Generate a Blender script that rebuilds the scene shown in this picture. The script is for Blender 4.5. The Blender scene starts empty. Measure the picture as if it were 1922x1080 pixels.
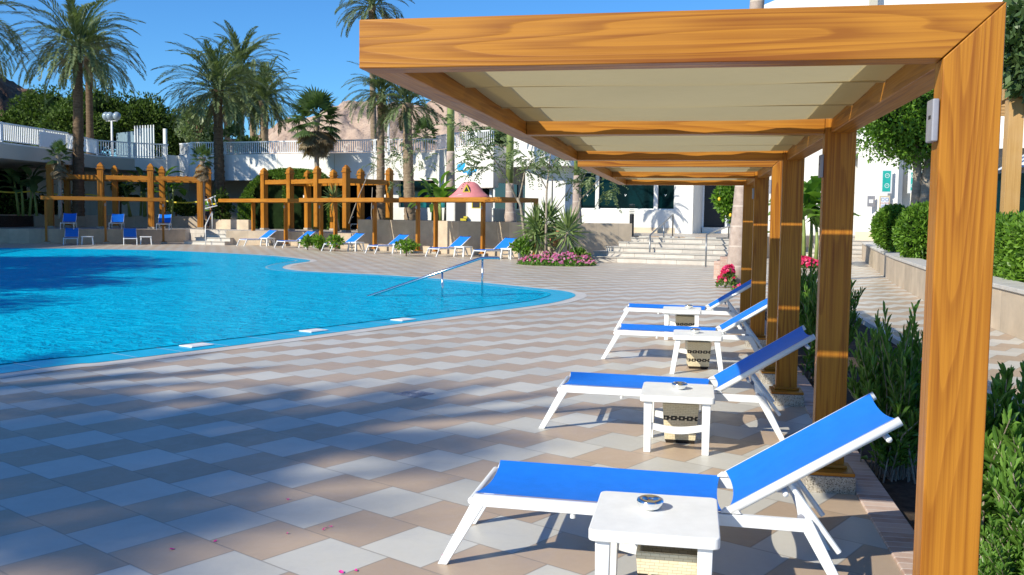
import bpy, math, random
import numpy as np
from mathutils import Vector, Matrix, Euler
C = bpy.context.scene.collection
sc = bpy.context.scene
R = math.radians
PI = math.pi

# ------------------------------------------------------------------ camera
FPX, PITCH, YAW, ROLL, EYE = 1781.3, .0753, .1874, .0118, 1.6
_F = np.array([-math.sin(YAW)*math.cos(PITCH), math.cos(YAW)*math.cos(PITCH), -math.sin(PITCH)])
_Rt = np.array([math.cos(YAW), math.sin(YAW), 0.]); _U = np.cross(_Rt, _F)
_r = _Rt*math.cos(ROLL)+_U*math.sin(ROLL); _u = _U*math.cos(ROLL)-_Rt*math.sin(ROLL)
cam = bpy.data.cameras.new('camera'); co = bpy.data.objects.new('camera', cam); C.objects.link(co)
co.matrix_world = Matrix([[*(_r[i], _u[i], -_F[i]), (0, 0, EYE)[i]] for i in range(3)]+[[0, 0, 0, 1]])
cam.sensor_width = 36; cam.lens = FPX/1922*36; cam.clip_start = .05; cam.clip_end = 9000
sc.camera = co

def ray(x, y): return _F+_r*(x-961)/FPX-_u*(y-540)/FPX
def gz(x, y, z=0.):
    d = ray(x, y); t = (z-EYE)/d[2]; return Vector((d[0]*t, d[1]*t, z))
def hor(x): return 405.55+.0118*(x-961)
def at(x, y, d): return Vector(ray(x, y)*d+np.array([0, 0, EYE]))
def plan(x, d): v = at(x, hor(x), d); return Vector((v.x, v.y))
def zat(x, y, d): return at(x, y, d).z

# ------------------------------------------------------------------ light
SUN = Vector((.80, 1.0, -.87)).normalized()
EL = math.asin(-SUN.z)
w = bpy.data.worlds.new('World'); sc.world = w; w.use_nodes = True
nt = w.node_tree; bg = nt.nodes['Background']
sky = nt.nodes.new('ShaderNodeTexSky'); sky.sky_type = 'NISHITA'; sky.sun_disc = False
sky.sun_elevation = EL; sky.sun_rotation = math.atan2(-SUN.x, -SUN.y) % (2*PI)
sky.air_density = 1.0; sky.dust_density = .1; sky.ozone_density = 1.5; sky.altitude = 100
hs = nt.nodes.new('ShaderNodeHueSaturation'); hs.inputs['Saturation'].default_value = 1.1
tint = nt.nodes.new('ShaderNodeMix'); tint.data_type = 'RGBA'; tint.blend_type = 'MULTIPLY'; tint.inputs['Factor'].default_value = 1; tint.inputs[7].default_value = (.54, 1.08, 1.64, 1)
nt.links.new(sky.outputs[0], hs.inputs['Color']); nt.links.new(hs.outputs[0], tint.inputs[6]); nt.links.new(tint.outputs[2], bg.inputs[0])
bg.inputs[1].default_value = .082
sl = bpy.data.lights.new('sun', 'SUN'); sl.energy = 5.0; sl.angle = R(.55); sl.color = (1, .935, .78)
so = bpy.data.objects.new('sun', sl); C.objects.link(so)
so.rotation_euler = SUN.to_track_quat('-Z', 'Y').to_euler(); so.location = (-20, -20, 30)
sc.view_settings.view_transform = 'Standard'; sc.view_settings.look = 'None'
sc.view_settings.exposure = .30; sc.view_settings.gamma = 1
sc.render.engine = 'CYCLES'; sc.cycles.max_bounces = 6; sc.cycles.transparent_max_bounces = 6

# ------------------------------------------------------------------ helpers
def tag(o, label=None, cat=None, group=None, kind=None):
    if label: o['label'] = label
    if cat: o['category'] = cat
    if group: o['group'] = group
    if kind: o['kind'] = kind
    return o
def empty(name, loc=(0, 0, 0), rz=0., label=None, cat=None, group=None, parent=None):
    o = bpy.data.objects.new(name, None); C.objects.link(o); o.location = loc; o.rotation_euler = (0, 0, rz)
    o.empty_display_size = .2
    if parent: o.parent = parent
    return tag(o, label, cat, group)
def copy_tree(o, parent=None):
    c = o.copy(); C.objects.link(c)
    if parent: c.parent = parent
    for ch in list(o.children): copy_tree(ch, c)
    return c

class MB:
    def __init__(s): s.v = []; s.f = []
    def add(s, vs, fs):
        n = len(s.v); s.v += [tuple(map(float, q)) for q in vs]; s.f += [tuple(i+n for i in f) for f in fs]; return s
    def box(s, x0, x1, y0, y1, z0, z1):
        return s.add([(x0, y0, z0), (x1, y0, z0), (x1, y1, z0), (x0, y1, z0), (x0, y0, z1), (x1, y0, z1), (x1, y1, z1), (x0, y1, z1)],
                     [(0, 3, 2, 1), (4, 5, 6, 7), (0, 1, 5, 4), (1, 2, 6, 5), (2, 3, 7, 6), (3, 0, 4, 7)])
    def taper(s, cx, cy, z0, z1, a0, b0, a1, b1, dx=0, dy=0):
        q = [(cx-a0, cy-b0, z0), (cx+a0, cy-b0, z0), (cx+a0, cy+b0, z0), (cx-a0, cy+b0, z0)]
        q += [(cx+dx-a1, cy+dy-b1, z1), (cx+dx+a1, cy+dy-b1, z1), (cx+dx+a1, cy+dy+b1, z1), (cx+dx-a1, cy+dy+b1, z1)]
        return s.add(q, [(0, 3, 2, 1), (4, 5, 6, 7), (0, 1, 5, 4), (1, 2, 6, 5), (2, 3, 7, 6), (3, 0, 4, 7)])
    def prism(s, poly, a0, a1, axis):          # polygon extruded along an axis: 'y' -> poly in (x,z); 'z' -> (x,y); 'x' -> (y,z)
        n = len(poly)
        def P(q, a): return (q[0], a, q[1]) if axis == 'y' else ((q[0], q[1], a) if axis == 'z' else (a, q[0], q[1]))
        area = sum(poly[i][0]*poly[(i+1) % n][1]-poly[(i+1) % n][0]*poly[i][1] for i in range(n))
        if area < 0: poly = poly[::-1]
        vs = [P(q, a0) for q in poly]+[P(q, a1) for q in poly]
        lo = tuple(range(n)); hi = tuple(range(n, 2*n))
        fs = [lo[::-1], hi]+[(i, (i+1) % n, n+(i+1) % n, n+i) for i in range(n)]
        if axis == 'y': fs = [f[::-1] for f in fs]
        return s.add(vs, fs)
    def tube(s, pts, rad, n=8, cap=True):
        pts = [Vector(p) for p in pts]; m = len(pts)
        if not hasattr(rad, '__len__'): rad = [rad]*m
        t0 = (pts[1]-pts[0]).normalized(); a = t0.orthogonal().normalized(); vs = []
        for i in range(m):
            t = (pts[min(i+1, m-1)]-pts[max(i-1, 0)]).normalized()
            a = (a-t*a.dot(t)).normalized(); b = t.cross(a)
            for k in range(n):
                g = 2*PI*k/n; vs.append(pts[i]+(a*math.cos(g)+b*math.sin(g))*rad[i])
        fs = [(i*n+k, i*n+(k+1) % n, (i+1)*n+(k+1) % n, (i+1)*n+k) for i in range(m-1) for k in range(n)]
        if cap: fs += [tuple(range(n))[::-1], tuple((m-1)*n+k for k in range(n))]
        return s.add(vs, fs)
    def lathe(s, prof, n=24, c=(0, 0, 0)):
        vs = [(c[0]+r*math.cos(2*PI*k/n), c[1]+r*math.sin(2*PI*k/n), c[2]+z) for r, z in prof for k in range(n)]
        fs = [(i*n+k, i*n+(k+1) % n, (i+1)*n+(k+1) % n, (i+1)*n+k) for i in range(len(prof)-1) for k in range(n)]
        return s.add(vs, fs)
    def strip(s, pts, z0, z1, th):             # wall of thickness th behind (to the left of) a plan polyline
        pts = [Vector(p[:2]) for p in pts]; m = len(pts); off = []
        for i in range(m):
            t = (pts[min(i+1, m-1)]-pts[max(i-1, 0)]).normalized(); off.append(pts[i]+Vector((-t.y, t.x))*th)
        for i in range(m-1):
            a, b, c, d = pts[i], pts[i+1], off[i+1], off[i]
            s.prism([a, b, c, d], z0, z1, 'z')
        return s
    def build(s, name, mat, parent=None, smooth=False, bevel=0, seg=2):
        me = bpy.data.meshes.new(name); me.from_pydata(s.v, [], s.f); me.update()
        return link(name, me, mat, parent, smooth, bevel, seg)
def link(name, me, mat, parent=None, smooth=False, bevel=0, seg=2):
    me.materials.append(mat)
    if smooth: me.polygons.foreach_set('use_smooth', [True]*len(me.polygons))
    o = bpy.data.objects.new(name, me); C.objects.link(o)
    if parent: o.parent = parent
    if bevel:
        b = o.modifiers.new('bevel', 'BEVEL'); b.width = bevel; b.segments = seg; b.limit_method = 'ANGLE'; b.angle_limit = R(40)
        if smooth is None or bevel: me.polygons.foreach_set('use_smooth', [True]*len(me.polygons)); wn = o.modifiers.new('wn', 'WEIGHTED_NORMAL')
    return o
def np_mesh(name, V, Fq):
    V = np.asarray(V, dtype=np.float32); Fq = np.asarray(Fq, dtype=np.int32); k = Fq.shape[1]
    me = bpy.data.meshes.new(name); me.vertices.add(len(V)); me.vertices.foreach_set('co', V.ravel())
    me.loops.add(Fq.size); me.loops.foreach_set('vertex_index', Fq.ravel())
    me.polygons.add(len(Fq)); me.polygons.foreach_set('loop_start', np.arange(0, Fq.size, k, dtype=np.int32))
    me.polygons.foreach_set('loop_total', np.full(len(Fq), k, dtype=np.int32)); me.update(calc_edges=True); return me

# ------------------------------------------------------------------ materials
def newmat(name):
    m = bpy.data.materials.new(name); m.use_nodes = True; t = m.node_tree
    return m, t, t.nodes['Principled BSDF']
def N(t, typ, **kw):
    n = t.nodes.new('ShaderNode'+typ)
    for k, v in kw.items():
        if k in n.inputs.keys() if isinstance(k, str) else False: n.inputs[k].default_value = v
        else: setattr(n, k, v)
    return n
def mixc(t, fac, a, b, typ='MIX'):
    n = t.nodes.new('ShaderNodeMix'); n.data_type = 'RGBA'; n.blend_type = typ
    for sock, val in ((n.inputs['Factor'], fac), (n.inputs[6], a), (n.inputs[7], b)):
        if hasattr(val, 'is_linked') or isinstance(val, bpy.types.NodeSocket): t.links.new(val, sock)
        elif isinstance(val, tuple): sock.default_value = (*val[:3], 1)
        else: sock.default_value = val
    return n.outputs[2]
def math_(t, op, a, b=None, c=None):
    n = t.nodes.new('ShaderNodeMath'); n.operation = op
    for i, val in enumerate((a, b, c)):
        if val is None: continue
        if isinstance(val, bpy.types.NodeSocket): t.links.new(val, n.inputs[i])
        else: n.inputs[i].default_value = val
    return n.outputs[0]
def coords(t, kind='Object', scale=(1, 1, 1), rot=(0, 0, 0), loc=(0, 0, 0)):
    tc = t.nodes.new('ShaderNodeTexCoord'); mp = t.nodes.new('ShaderNodeMapping')
    mp.inputs['Scale'].default_value = scale; mp.inputs['Rotation'].default_value = rot; mp.inputs['Location'].default_value = loc
    t.links.new(tc.outputs[kind], mp.inputs[0]); return mp.outputs[0]
def noise(t, vec, scale, detail=4, rough=.55, dist=0):
    n = t.nodes.new('ShaderNodeTexNoise'); n.inputs['Scale'].default_value = scale; n.inputs['Detail'].default_value = detail
    n.inputs['Roughness'].default_value = rough; n.inputs['Distortion'].default_value = dist
    if vec: t.links.new(vec, n.inputs['Vector'])
    return n.outputs[0]
def ramp(t, fac, stops):
    n = t.nodes.new('ShaderNodeValToRGB'); e = n.color_ramp.elements
    while len(e) < len(stops): e.new(.5)
    for i, (p, c) in enumerate(stops):
        e[i].position = p; e[i].color = (*(c if isinstance(c, tuple) else (c, c, c)), 1)
    t.links.new(fac, n.inputs[0]); return n.outputs[0]
def bump(t, h, strength, bsdf, dist=.01):
    n = t.nodes.new('ShaderNodeBump'); n.inputs['Strength'].default_value = strength; n.inputs['Distance'].default_value = dist
    t.links.new(h, n.inputs['Height']); t.links.new(n.outputs[0], bsdf.inputs['Normal']); return n
def simple(name, col, rough=.6, metal=0, vary=.12, vscale=6, bmp=.0, spec=.5, bscale=120):
    m, t, b = newmat(name)
    b.inputs['Roughness'].default_value = rough; b.inputs['Metallic'].default_value = metal; b.inputs['Specular IOR Level'].default_value = spec
    v = coords(t); nz = noise(t, v, vscale, 5, .6)
    dk = tuple(c*(1-vary) for c in col); lt = tuple(min(1, c*(1+vary)) for c in col)
    t.links.new(ramp(t, nz, [(.3, dk), (.7, lt)]), b.inputs['Base Color'])
    if bmp: bump(t, noise(t, v, bscale, 3), bmp, b, .002)
    return m
def wood(name, axis, base=(.43, .174, .017), dark=(.215, .062, .006), rough=.33, freq=17):
    m, t, b = newmat(name)
    sc_ = [1, 1, 1]; sc_[axis] = .05
    oi = t.nodes.new('ShaderNodeObjectInfo'); tc = t.nodes.new('ShaderNodeTexCoord')
    cmb = t.nodes.new('ShaderNodeCombineXYZ'); s1 = math_(t, 'MULTIPLY', oi.outputs['Random'], 37.)
    for i in range(3): t.links.new(s1, cmb.inputs[i])
    ad = t.nodes.new('ShaderNodeVectorMath'); ad.operation = 'ADD'; t.links.new(tc.outputs['Object'], ad.inputs[0]); t.links.new(cmb.outputs[0], ad.inputs[1])
    mp = t.nodes.new('ShaderNodeMapping'); mp.inputs['Scale'].default_value = sc_; t.links.new(ad.outputs[0], mp.inputs[0])
    nz = noise(t, mp.outputs[0], 6.5, 2.0, .35, .12)
    ring = math_(t, 'FRACT', math_(t, 'MULTIPLY', nz, freq))
    saw = ramp(t, ring, [(0, .0), (.35, .12), (.82, 1.), (.93, .85), (1, .0)])
    sc2 = [230, 230, 230]; sc2[axis] = 4
    mp2 = t.nodes.new('ShaderNodeMapping'); mp2.inputs['Scale'].default_value = sc2; t.links.new(ad.outputs[0], mp2.inputs[0])
    fine = noise(t, mp2.outputs[0], 1, 2, .5)
    sc3 = [75, 75, 75]; sc3[axis] = .7
    mp3 = t.nodes.new('ShaderNodeMapping'); mp3.inputs['Scale'].default_value = sc3; t.links.new(ad.outputs[0], mp3.inputs[0])
    mid = noise(t, mp3.outputs[0], 1, 2, .5, .5)
    soft = noise(t, mp.outputs[0], 1.6, 2)
    f1 = math_(t, 'MULTIPLY', saw, ramp(t, soft, [(.32, .28), (.62, .80)]))
    fac = math_(t, 'ADD', math_(t, 'ADD', f1, math_(t, 'MULTIPLY', math_(t, 'SUBTRACT', mid, .43), 2.0)), math_(t, 'MULTIPLY', math_(t, 'SUBTRACT', fine, .5), .35))
    cl = t.nodes.new('ShaderNodeClamp'); t.links.new(fac, cl.inputs[0]); fac = cl.outputs[0]
    col = mixc(t, fac, base, dark)
    big = noise(t, ad.outputs[0], 1.1, 3)
    col = mixc(t, ramp(t, big, [(.38, 0.), (.7, .45)]), col, tuple(c*k for c, k in zip(base, (1.12, 1.25, 1.9))))
    t.links.new(col, b.inputs['Base Color']); b.inputs['Specular IOR Level'].default_value = .28
    t.links.new(math_(t, 'ADD', math_(t, 'MULTIPLY', fine, .25), rough-.05), b.inputs['Roughness'])
    bump(t, math_(t, 'ADD', fine, saw), .3, b, .0012)
    return m
def leafmat(name, c1, c2, trans=.3, rough=.45, spec=.4):
    m, t, b = newmat(name)
    g = t.nodes.new('ShaderNodeNewGeometry'); v = coords(t); nz = noise(t, v, .9, 2)
    f = math_(t, 'ADD', math_(t, 'MULTIPLY', g.outputs['Random Per Island'], .7), math_(t, 'MULTIPLY', nz, .45))
    col = ramp(t, f, [(.15, c1), (.95, c2)])
    t.links.new(col, b.inputs['Base Color']); b.inputs['Roughness'].default_value = rough; b.inputs['Specular IOR Level'].default_value = spec
    tr = t.nodes.new('ShaderNodeBsdfTranslucent'); t.links.new(mixc(t, 1., col, (1.3, 1.5, .6), 'MULTIPLY'), tr.inputs[0])
    mx = t.nodes.new('ShaderNodeMixShader'); mx.inputs[0].default_value = trans
    t.links.new(b.outputs[0], mx.inputs[1]); t.links.new(tr.outputs[0], mx.inputs[2])
    t.links.new(mx.outputs[0], t.nodes['Material Output'].inputs[0]); return m

M = {}
for i, a in enumerate('xyz'):
    M['wood_'+a] = wood('wood_'+a, i)
    M['woodl_'+a] = wood('woodl_'+a, i, (.52, .31, .11), (.38, .20, .06), .55, 8)
M['sling'] = simple('sling', (.006, .185, .80), .55, 0, .06, 3, .15, .35, 900)
def m_sling():
    m, t, b = newmat('sling_fabric'); v = coords(t); n1 = noise(t, coords(t, 'Object', (1, .35, 1)), 5, 4, .55, .5); n2 = noise(t, v, 14, 4, .6); w1 = noise(t, coords(t, 'Object', (1, 1, 1)), 420, 2)
    t.links.new(ramp(t, math_(t, 'ADD', math_(t, 'MULTIPLY', n2, .6), math_(t, 'MULTIPLY', w1, .4)), [(.3, (.005, .160, .70)), (.7, (.010, .205, .86))]), b.inputs['Base Color']); b.inputs['Roughness'].default_value = .6; b.inputs['Specular IOR Level'].default_value = .3
    bump(t, math_(t, 'ADD', n1, math_(t, 'MULTIPLY', w1, .04)), .35, b, .012); return m
M['sling'] = m_sling()
M['white_metal'] = simple('white_metal', (.80, .82, .84), .32, 0, .03, 9)
M['white_plastic'] = simple('white_plastic', (.79, .80, .80), .38, 0, .05, 11, .05)
M['chrome'] = simple('chrome', (.82, .82, .80), .12, 1, .03)
M['steel'] = simple('steel', (.62, .66, .70), .16, 1, .06)
M['rail_grey'] = simple('rail_grey', (.30, .31, .32), .35, .7, .06)
M['dark_steel'] = simple('dark_steel', (.05, .055, .06), .4, .4, .1)
M['black'] = simple('black', (.012, .012, .014), .5)
M['grey_box'] = simple('grey_box', (.30, .30, .34), .5, .2, .1, 20, .1)
M['soil'] = simple('soil', (.055, .042, .032), .95, 0, .5, 14, .9, .2, 25)
M['render_white'] = simple('render_white', (.80, .79, .75), .85, 0, .05, .7, .15, .2, 60)
def m_render():
    m, t, b = newmat('white_render'); v = coords(t); n1 = noise(t, v, .5, 5, .6); n2 = noise(t, coords(t, 'Object', (1.6, 1.6, .10)), 1.6, 5, .65); n3 = noise(t, v, 60, 3)
    k = math_(t, 'ADD', math_(t, 'MULTIPLY', n1, .5), math_(t, 'MULTIPLY', n2, .5))
    t.links.new(ramp(t, k, [(.30, (.60, .58, .53)), (.44, (.74, .73, .69)), (.6, (.80, .79, .76))]), b.inputs['Base Color']); b.inputs['Roughness'].default_value = .85; b.inputs['Specular IOR Level'].default_value = .2
    bump(t, n3, .12, b, .003); return m
M['render_white'] = m_render()
M['render_beige'] = simple('render_beige', (.50, .46, .38), .85, 0, .06, .7, .15, .2, 60)
M['wallbase'] = simple('wallbase', (.62, .52, .38), .7, 0, .08, 1.2)
M['terracotta'] = simple('terracotta', (.42, .17, .08), .8, 0, .12, 8)
M['pink_roof'] = simple('pink_roof', (.62, .21, .22), .7, 0, .1, 4)
M['rail_white'] = simple('rail_white', (.74, .75, .76), .4, 0, .03)
M['teal'] = simple('teal', (.02, .42, .36), .4)
M['yellow'] = simple('yellow', (.62, .50, .03), .5)
M['hivis'] = simple('hivis', (.36, .75, .03), .7)
M['trousers'] = simple('trousers', (.02, .02, .028), .85)
M['skin'] = simple('skin', (.32, .17, .10), .6)
M['cup'] = simple('cup', (.75, .74, .7), .3)
M['navy'] = simple('navy', (.02, .04, .20), .5)
M['brown'] = simple('brown', (.18, .10, .05), .6)
M['cyan'] = simple('cyan', (.02, .35, .65), .5)
M['red_ink'] = simple('red_ink', (.55, .08, .08), .6)
M['blue_ink'] = simple('blue_ink', (.10, .20, .55), .6)
M['petal_pink'] = simple('petal_pink', (.70, .02, .28), .6)
M['panel_blue'] = simple('panel_blue', (.16, .24, .30), .6)
M['umbrella_grey'] = simple('umbrella_grey', (.62, .66, .72), .8)

def m_glass():
    m, t, b = newmat('dark_glass'); b.inputs['Base Color'].default_value = (.004, .012, .014, 1)
    b.inputs['Roughness'].default_value = .04; b.inputs['Specular IOR Level'].default_value = .4; b.inputs['Specular Tint'].default_value = (.12, .55, .62, 1)
    return m
M['glass'] = m_glass()
def m_tealglass():
    m, t, b = newmat('teal_glass'); v = coords(t)
    t.links.new(ramp(t, noise(t, v, .8, 3), [(.4, (.004, .03, .035)), (.6, (.02, .20, .24))]), b.inputs['Base Color']); b.inputs['Roughness'].default_value = .06
    return m
M['teal_glass'] = m_tealglass()
def m_bulb():
    m, t, b = newmat('milky'); b.inputs['Base Color'].default_value = (.24, .31, .37, 1); b.inputs['Roughness'].default_value = .2; return m
M['milky'] = m_bulb()

def m_deck():
    m, t, b = newmat('deck_tile')
    T = .4125
    v = coords(t, 'Object', (1/T, 1/T, 1), (0, 0, R(28)))
    sp = t.nodes.new('ShaderNodeSeparateXYZ'); t.links.new(v, sp.inputs[0])
    v0 = 2.411/T-.5; u0 = -3.976/T-.5
    vv = math_(t, 'SUBTRACT', sp.outputs[1], v0); row = math_(t, 'FLOOR', vv)
    uu = math_(t, 'SUBTRACT', math_(t, 'SUBTRACT', sp.outputs[0], u0), math_(t, 'MULTIPLY', row, .5))
    col_i = math_(t, 'FLOOR', uu); par = math_(t, 'FLOORED_MODULO', col_i, 2.)
    fu = math_(t, 'FRACT', uu); fv = math_(t, 'FRACT', vv)
    e = math_(t, 'MINIMUM', math_(t, 'MINIMUM', fu, math_(t, 'SUBTRACT', 1., fu)), math_(t, 'MINIMUM', fv, math_(t, 'SUBTRACT', 1., fv)))
    joint = ramp(t, e, [(.006, 1.), (.016, 0.)])
    cb = t.nodes.new('ShaderNodeCombineXYZ'); t.links.new(row, cb.inputs[0]); t.links.new(col_i, cb.inputs[1])
    wn = t.nodes.new('ShaderNodeTexWhiteNoise'); t.links.new(cb.outputs[0], wn.inputs['Vector'])
    o = coords(t); n1 = noise(t, o, 1.7, 6, .65); n2 = noise(t, o, 26, 5, .6); n3 = noise(t, o, 5.5, 5, .7, 1.2)
    base = mixc(t, par, (.445, .335, .240), (.53, .51, .46))
    k = math_(t, 'ADD', math_(t, 'ADD', math_(t, 'MULTIPLY', wn.outputs[0], .30), math_(t, 'MULTIPLY', n1, .34)), math_(t, 'MULTIPLY', n2, .16))
    base = mixc(t, 1., base, ramp(t, k, [(.12, .82), (.6, 1.12)]), 'MULTIPLY')
    base = mixc(t, math_(t, 'MULTIPLY', ramp(t, n3, [(.56, 0.), (.74, 1.)]), .16), base, (.62, .56, .48))
    base = mixc(t, math_(t, 'MULTIPLY', ramp(t, n3, [(.26, 1.), (.42, 0.)]), .14), base, (.22, .19, .16))
    base = mixc(t, math_(t, 'MULTIPLY', joint, .6), base, (.20, .17, .14))
    t.links.new(base, b.inputs['Base Color'])
    t.links.new(ramp(t, n3, [(.3, .30), (.7, .50)]), b.inputs['Roughness']); b.inputs['Specular IOR Level'].default_value = .45
    h = math_(t, 'SUBTRACT', math_(t, 'MULTIPLY', n2, .25), joint); bump(t, h, .25, b, .002)
    return m
M['deck'] = m_deck()
def m_water():
    m, t, b = newmat('pool_water')
    o = coords(t, 'Object'); v = coords(t, 'Object', (1, 1.5, 1), (0, 0, R(12)))
    n1 = noise(t, v, 2.6, 5, .62, .7); n2 = noise(t, v, .55, 3, .5, .4); n3 = noise(t, v, 9, 3, .6, .6)
    k = math_(t, 'ADD', math_(t, 'MULTIPLY', n1, .62), math_(t, 'MULTIPLY', n3, .38))
    col = ramp(t, k, [(.22, (.0, .24, .44)), (.40, (.0, .36, .60)), (.53, (.0, .43, .68)), (.66, (.01, .52, .76)), (.80, (.2, .72, .88))])
    col = mixc(t, ramp(t, n2, [(.3, .30), (.7, 0.)]), col, (0, .26, .48))
    # underwater step edges by the shallow tip: dark broken lines across the pool
    s = coords(t, 'Object', (1, 1, 1), (0, 0, 0))
    sp = t.nodes.new('ShaderNodeSeparateXYZ'); t.links.new(s, sp.inputs[0])
    a = math_(t, 'ADD', math_(t, 'MULTIPLY', sp.outputs[0], .93), math_(t, 'MULTIPLY', sp.outputs[1], .36))
    wob = math_(t, 'MULTIPLY', math_(t, 'SUBTRACT', noise(t, v, 3.2, 3, .6), .5), .9)
    a = math_(t, 'ADD', a, wob)
    inside = math_(t, 'MULTIPLY', math_(t, 'GREATER_THAN', a, .7), math_(t, 'LESS_THAN', a, 4.4))
    fr = math_(t, 'ABSOLUTE', math_(t, 'SUBTRACT', math_(t, 'FRACT', math_(t, 'MULTIPLY', a, 1.35)), .5))
    line = math_(t, 'MULTIPLY', math_(t, 'MULTIPLY', ramp(t, fr, [(.02, 1.), (.085, 0.)]), inside), ramp(t, noise(t, v, 6, 2), [(.45, 0.), (.6, 1.)]))
    near = math_(t, 'LESS_THAN', sp.outputs[1], 19.5)
    col = mixc(t, math_(t, 'MULTIPLY', math_(t, 'MULTIPLY', line, near), .75), col, (.0, .07, .16))
    df = t.nodes.new('ShaderNodeBsdfDiffuse'); t.links.new(col, df.inputs[0]); gl = t.nodes.new('ShaderNodeBsdfGlossy'); gl.inputs['Roughness'].default_value = .12
    bn = bump(t, math_(t, 'ADD', n1, math_(t, 'MULTIPLY', n3, .4)), .8, b, .15)
    for q in (df, gl): t.links.new(bn.outputs[0], q.inputs['Normal'])
    fn = t.nodes.new('ShaderNodeFresnel'); fn.inputs['IOR'].default_value = 1.33; t.links.new(bn.outputs[0], fn.inputs['Normal'])
    mx = t.nodes.new('ShaderNodeMixShader'); t.links.new(math_(t, 'MULTIPLY', fn.outputs[0], .38), mx.inputs[0]); t.links.new(df.outputs[0], mx.inputs[1]); t.links.new(gl.outputs[0], mx.inputs[2])
    t.links.new(mx.outputs[0], t.nodes['Material Output'].inputs[0])
    return m
M['water'] = m_water()
def m_rim():
    m, t, b = newmat('pool_rim'); o = coords(t)
    n1 = noise(t, o, 4, 4)
    t.links.new(ramp(t, n1, [(.3, (.003, .36, .60)), (.7, (.01, .44, .70))]), b.inputs['Base Color']); b.inputs['Roughness'].default_value = .35; b.inputs['Specular IOR Level'].default_value = .2
    return m
M['rim'] = m_rim()
M['rim_joint'] = simple('rim_joint', (.42, .68, .85), .4)
M['rim_lip'] = simple('rim_lip', (.22, .66, .85), .25)
M['border'] = simple('border', (.55, .52, .48), .5, 0, .12, 3, .1)
def m_slab(name, c, w_, h_, mortar=(.36, .3, .24), sc_=1., vary=.14, rough=.6):
    m, t, b = newmat(name)
    v = coords(t, 'Object'); 
    sp = t.nodes.new('ShaderNodeSeparateXYZ'); t.links.new(v, sp.inputs[0]); cb = t.nodes.new('ShaderNodeCombineXYZ')
    t.links.new(math_(t, 'ADD', sp.outputs[0], math_(t, 'MULTIPLY', sp.outputs[1], .9)), cb.inputs[0]); t.links.new(sp.outputs[2], cb.inputs[1])
    br = t.nodes.new('ShaderNodeTexBrick'); br.inputs['Scale'].default_value = sc_; br.offset = .5
    br.inputs['Brick Width'].default_value = w_; br.inputs['Row Height'].default_value = h_; br.inputs['Mortar Size'].default_value = .006; br.inputs['Bias'].default_value = 0
    br.inputs['Color1'].default_value = (*[x*(1-vary) for x in c], 1); br.inputs['Color2'].default_value = (*[min(1, x*(1+vary)) for x in c], 1); br.inputs['Mortar'].default_value = (*mortar, 1)
    t.links.new(cb.outputs[0], br.inputs[0])
    n1 = noise(t, v, 2.2, 6, .65)
    t.links.new(mixc(t, 1., br.outputs[0], ramp(t, n1, [(.25, .8), (.7, 1.15)]), 'MULTIPLY'), b.inputs['Base Color']); b.inputs['Roughness'].default_value = rough
    bump(t, n1, .1, b, .01); return m
M['travertine'] = m_slab('travertine', (.50, .405, .30), 1.15, 1.4)
M['tread'] = simple('tread', (.40, .375, .34), .5, 0, .14, 3)
M['marble'] = m_slab('marble', (.52, .475, .425), .8, .5, (.3, .26, .22), 1, .14, .5)
M['brick'] = m_slab('brick_wall', (.50, .33, .26), .22, .07, (.5, .42, .36))
def m_brickkerb():
    m, t, b = newmat('brick_kerb'); v = coords(t, 'Object', (1, 1, 1), (0, 0, R(90)))
    br = t.nodes.new('ShaderNodeTexBrick'); br.inputs['Scale'].default_value = 1; br.offset = .5
    br.inputs['Brick Width'].default_value = .075; br.inputs['Row Height'].default_value = .30; br.inputs['Mortar Size'].default_value = .004
    br.inputs['Color1'].default_value = (.34, .21, .16, 1); br.inputs['Color2'].default_value = (.56, .42, .35, 1); br.inputs['Mortar'].default_value = (.62, .55, .50, 1)
    t.links.new(v, br.inputs[0]); n1 = noise(t, coords(t), 9, 6, .7)
    t.links.new(mixc(t, ramp(t, n1, [(.40, .0), (.75, .6)]), br.outputs[0], (.56, .47, .41)), b.inputs['Base Color']); b.inputs['Roughness'].default_value = .85
    bump(t, n1, .5, b, .01); return m
M['brickkerb'] = m_brickkerb()
def m_granite():
    m, t, b = newmat('granite'); v = coords(t); vo = t.nodes.new('ShaderNodeTexVoronoi'); vo.inputs['Scale'].default_value = 170; t.links.new(v, vo.inputs[0])
    c = ramp(t, vo.outputs['Color'], [(.1, (.07, .06, .05)), (.35, (.36, .31, .25)), (.6, (.42, .38, .32)), (.9, (.50, .46, .40))])
    t.links.new(c, b.inputs['Base Color']); b.inputs['Roughness'].default_value = .75; bump(t, noise(t, v, 60, 3), .4, b, .004); return m
M['granite'] = m_granite()
def m_canopy(name, col):
    m, t, b = newmat(name); v = coords(t, 'Object', (1, 1, 1)); n1 = noise(t, v, 1.2, 3); n2 = noise(t, coords(t, 'Object', (3, 60, 3)), 6, 2)
    c = mixc(t, 1., col, ramp(t, math_(t, 'ADD', math_(t, 'MULTIPLY', n1, .5), math_(t, 'MULTIPLY', n2, .5)), [(.3, .92), (.7, 1.06)]), 'MULTIPLY')
    t.links.new(c, b.inputs['Base Color']); b.inputs['Roughness'].default_value = .9; b.inputs['Specular IOR Level'].default_value = .1
    tr = t.nodes.new('ShaderNodeBsdfTranslucent'); t.links.new(c, tr.inputs[0]); mx = t.nodes.new('ShaderNodeMixShader'); mx.inputs[0].default_value = .42
    t.links.new(b.outputs[0], mx.inputs[1]); t.links.new(tr.outputs[0], mx.inputs[2]); t.links.new(mx.outputs[0], t.nodes['Material Output'].inputs[0])
    bump(t, n2, .15, b, .004); return m
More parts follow.
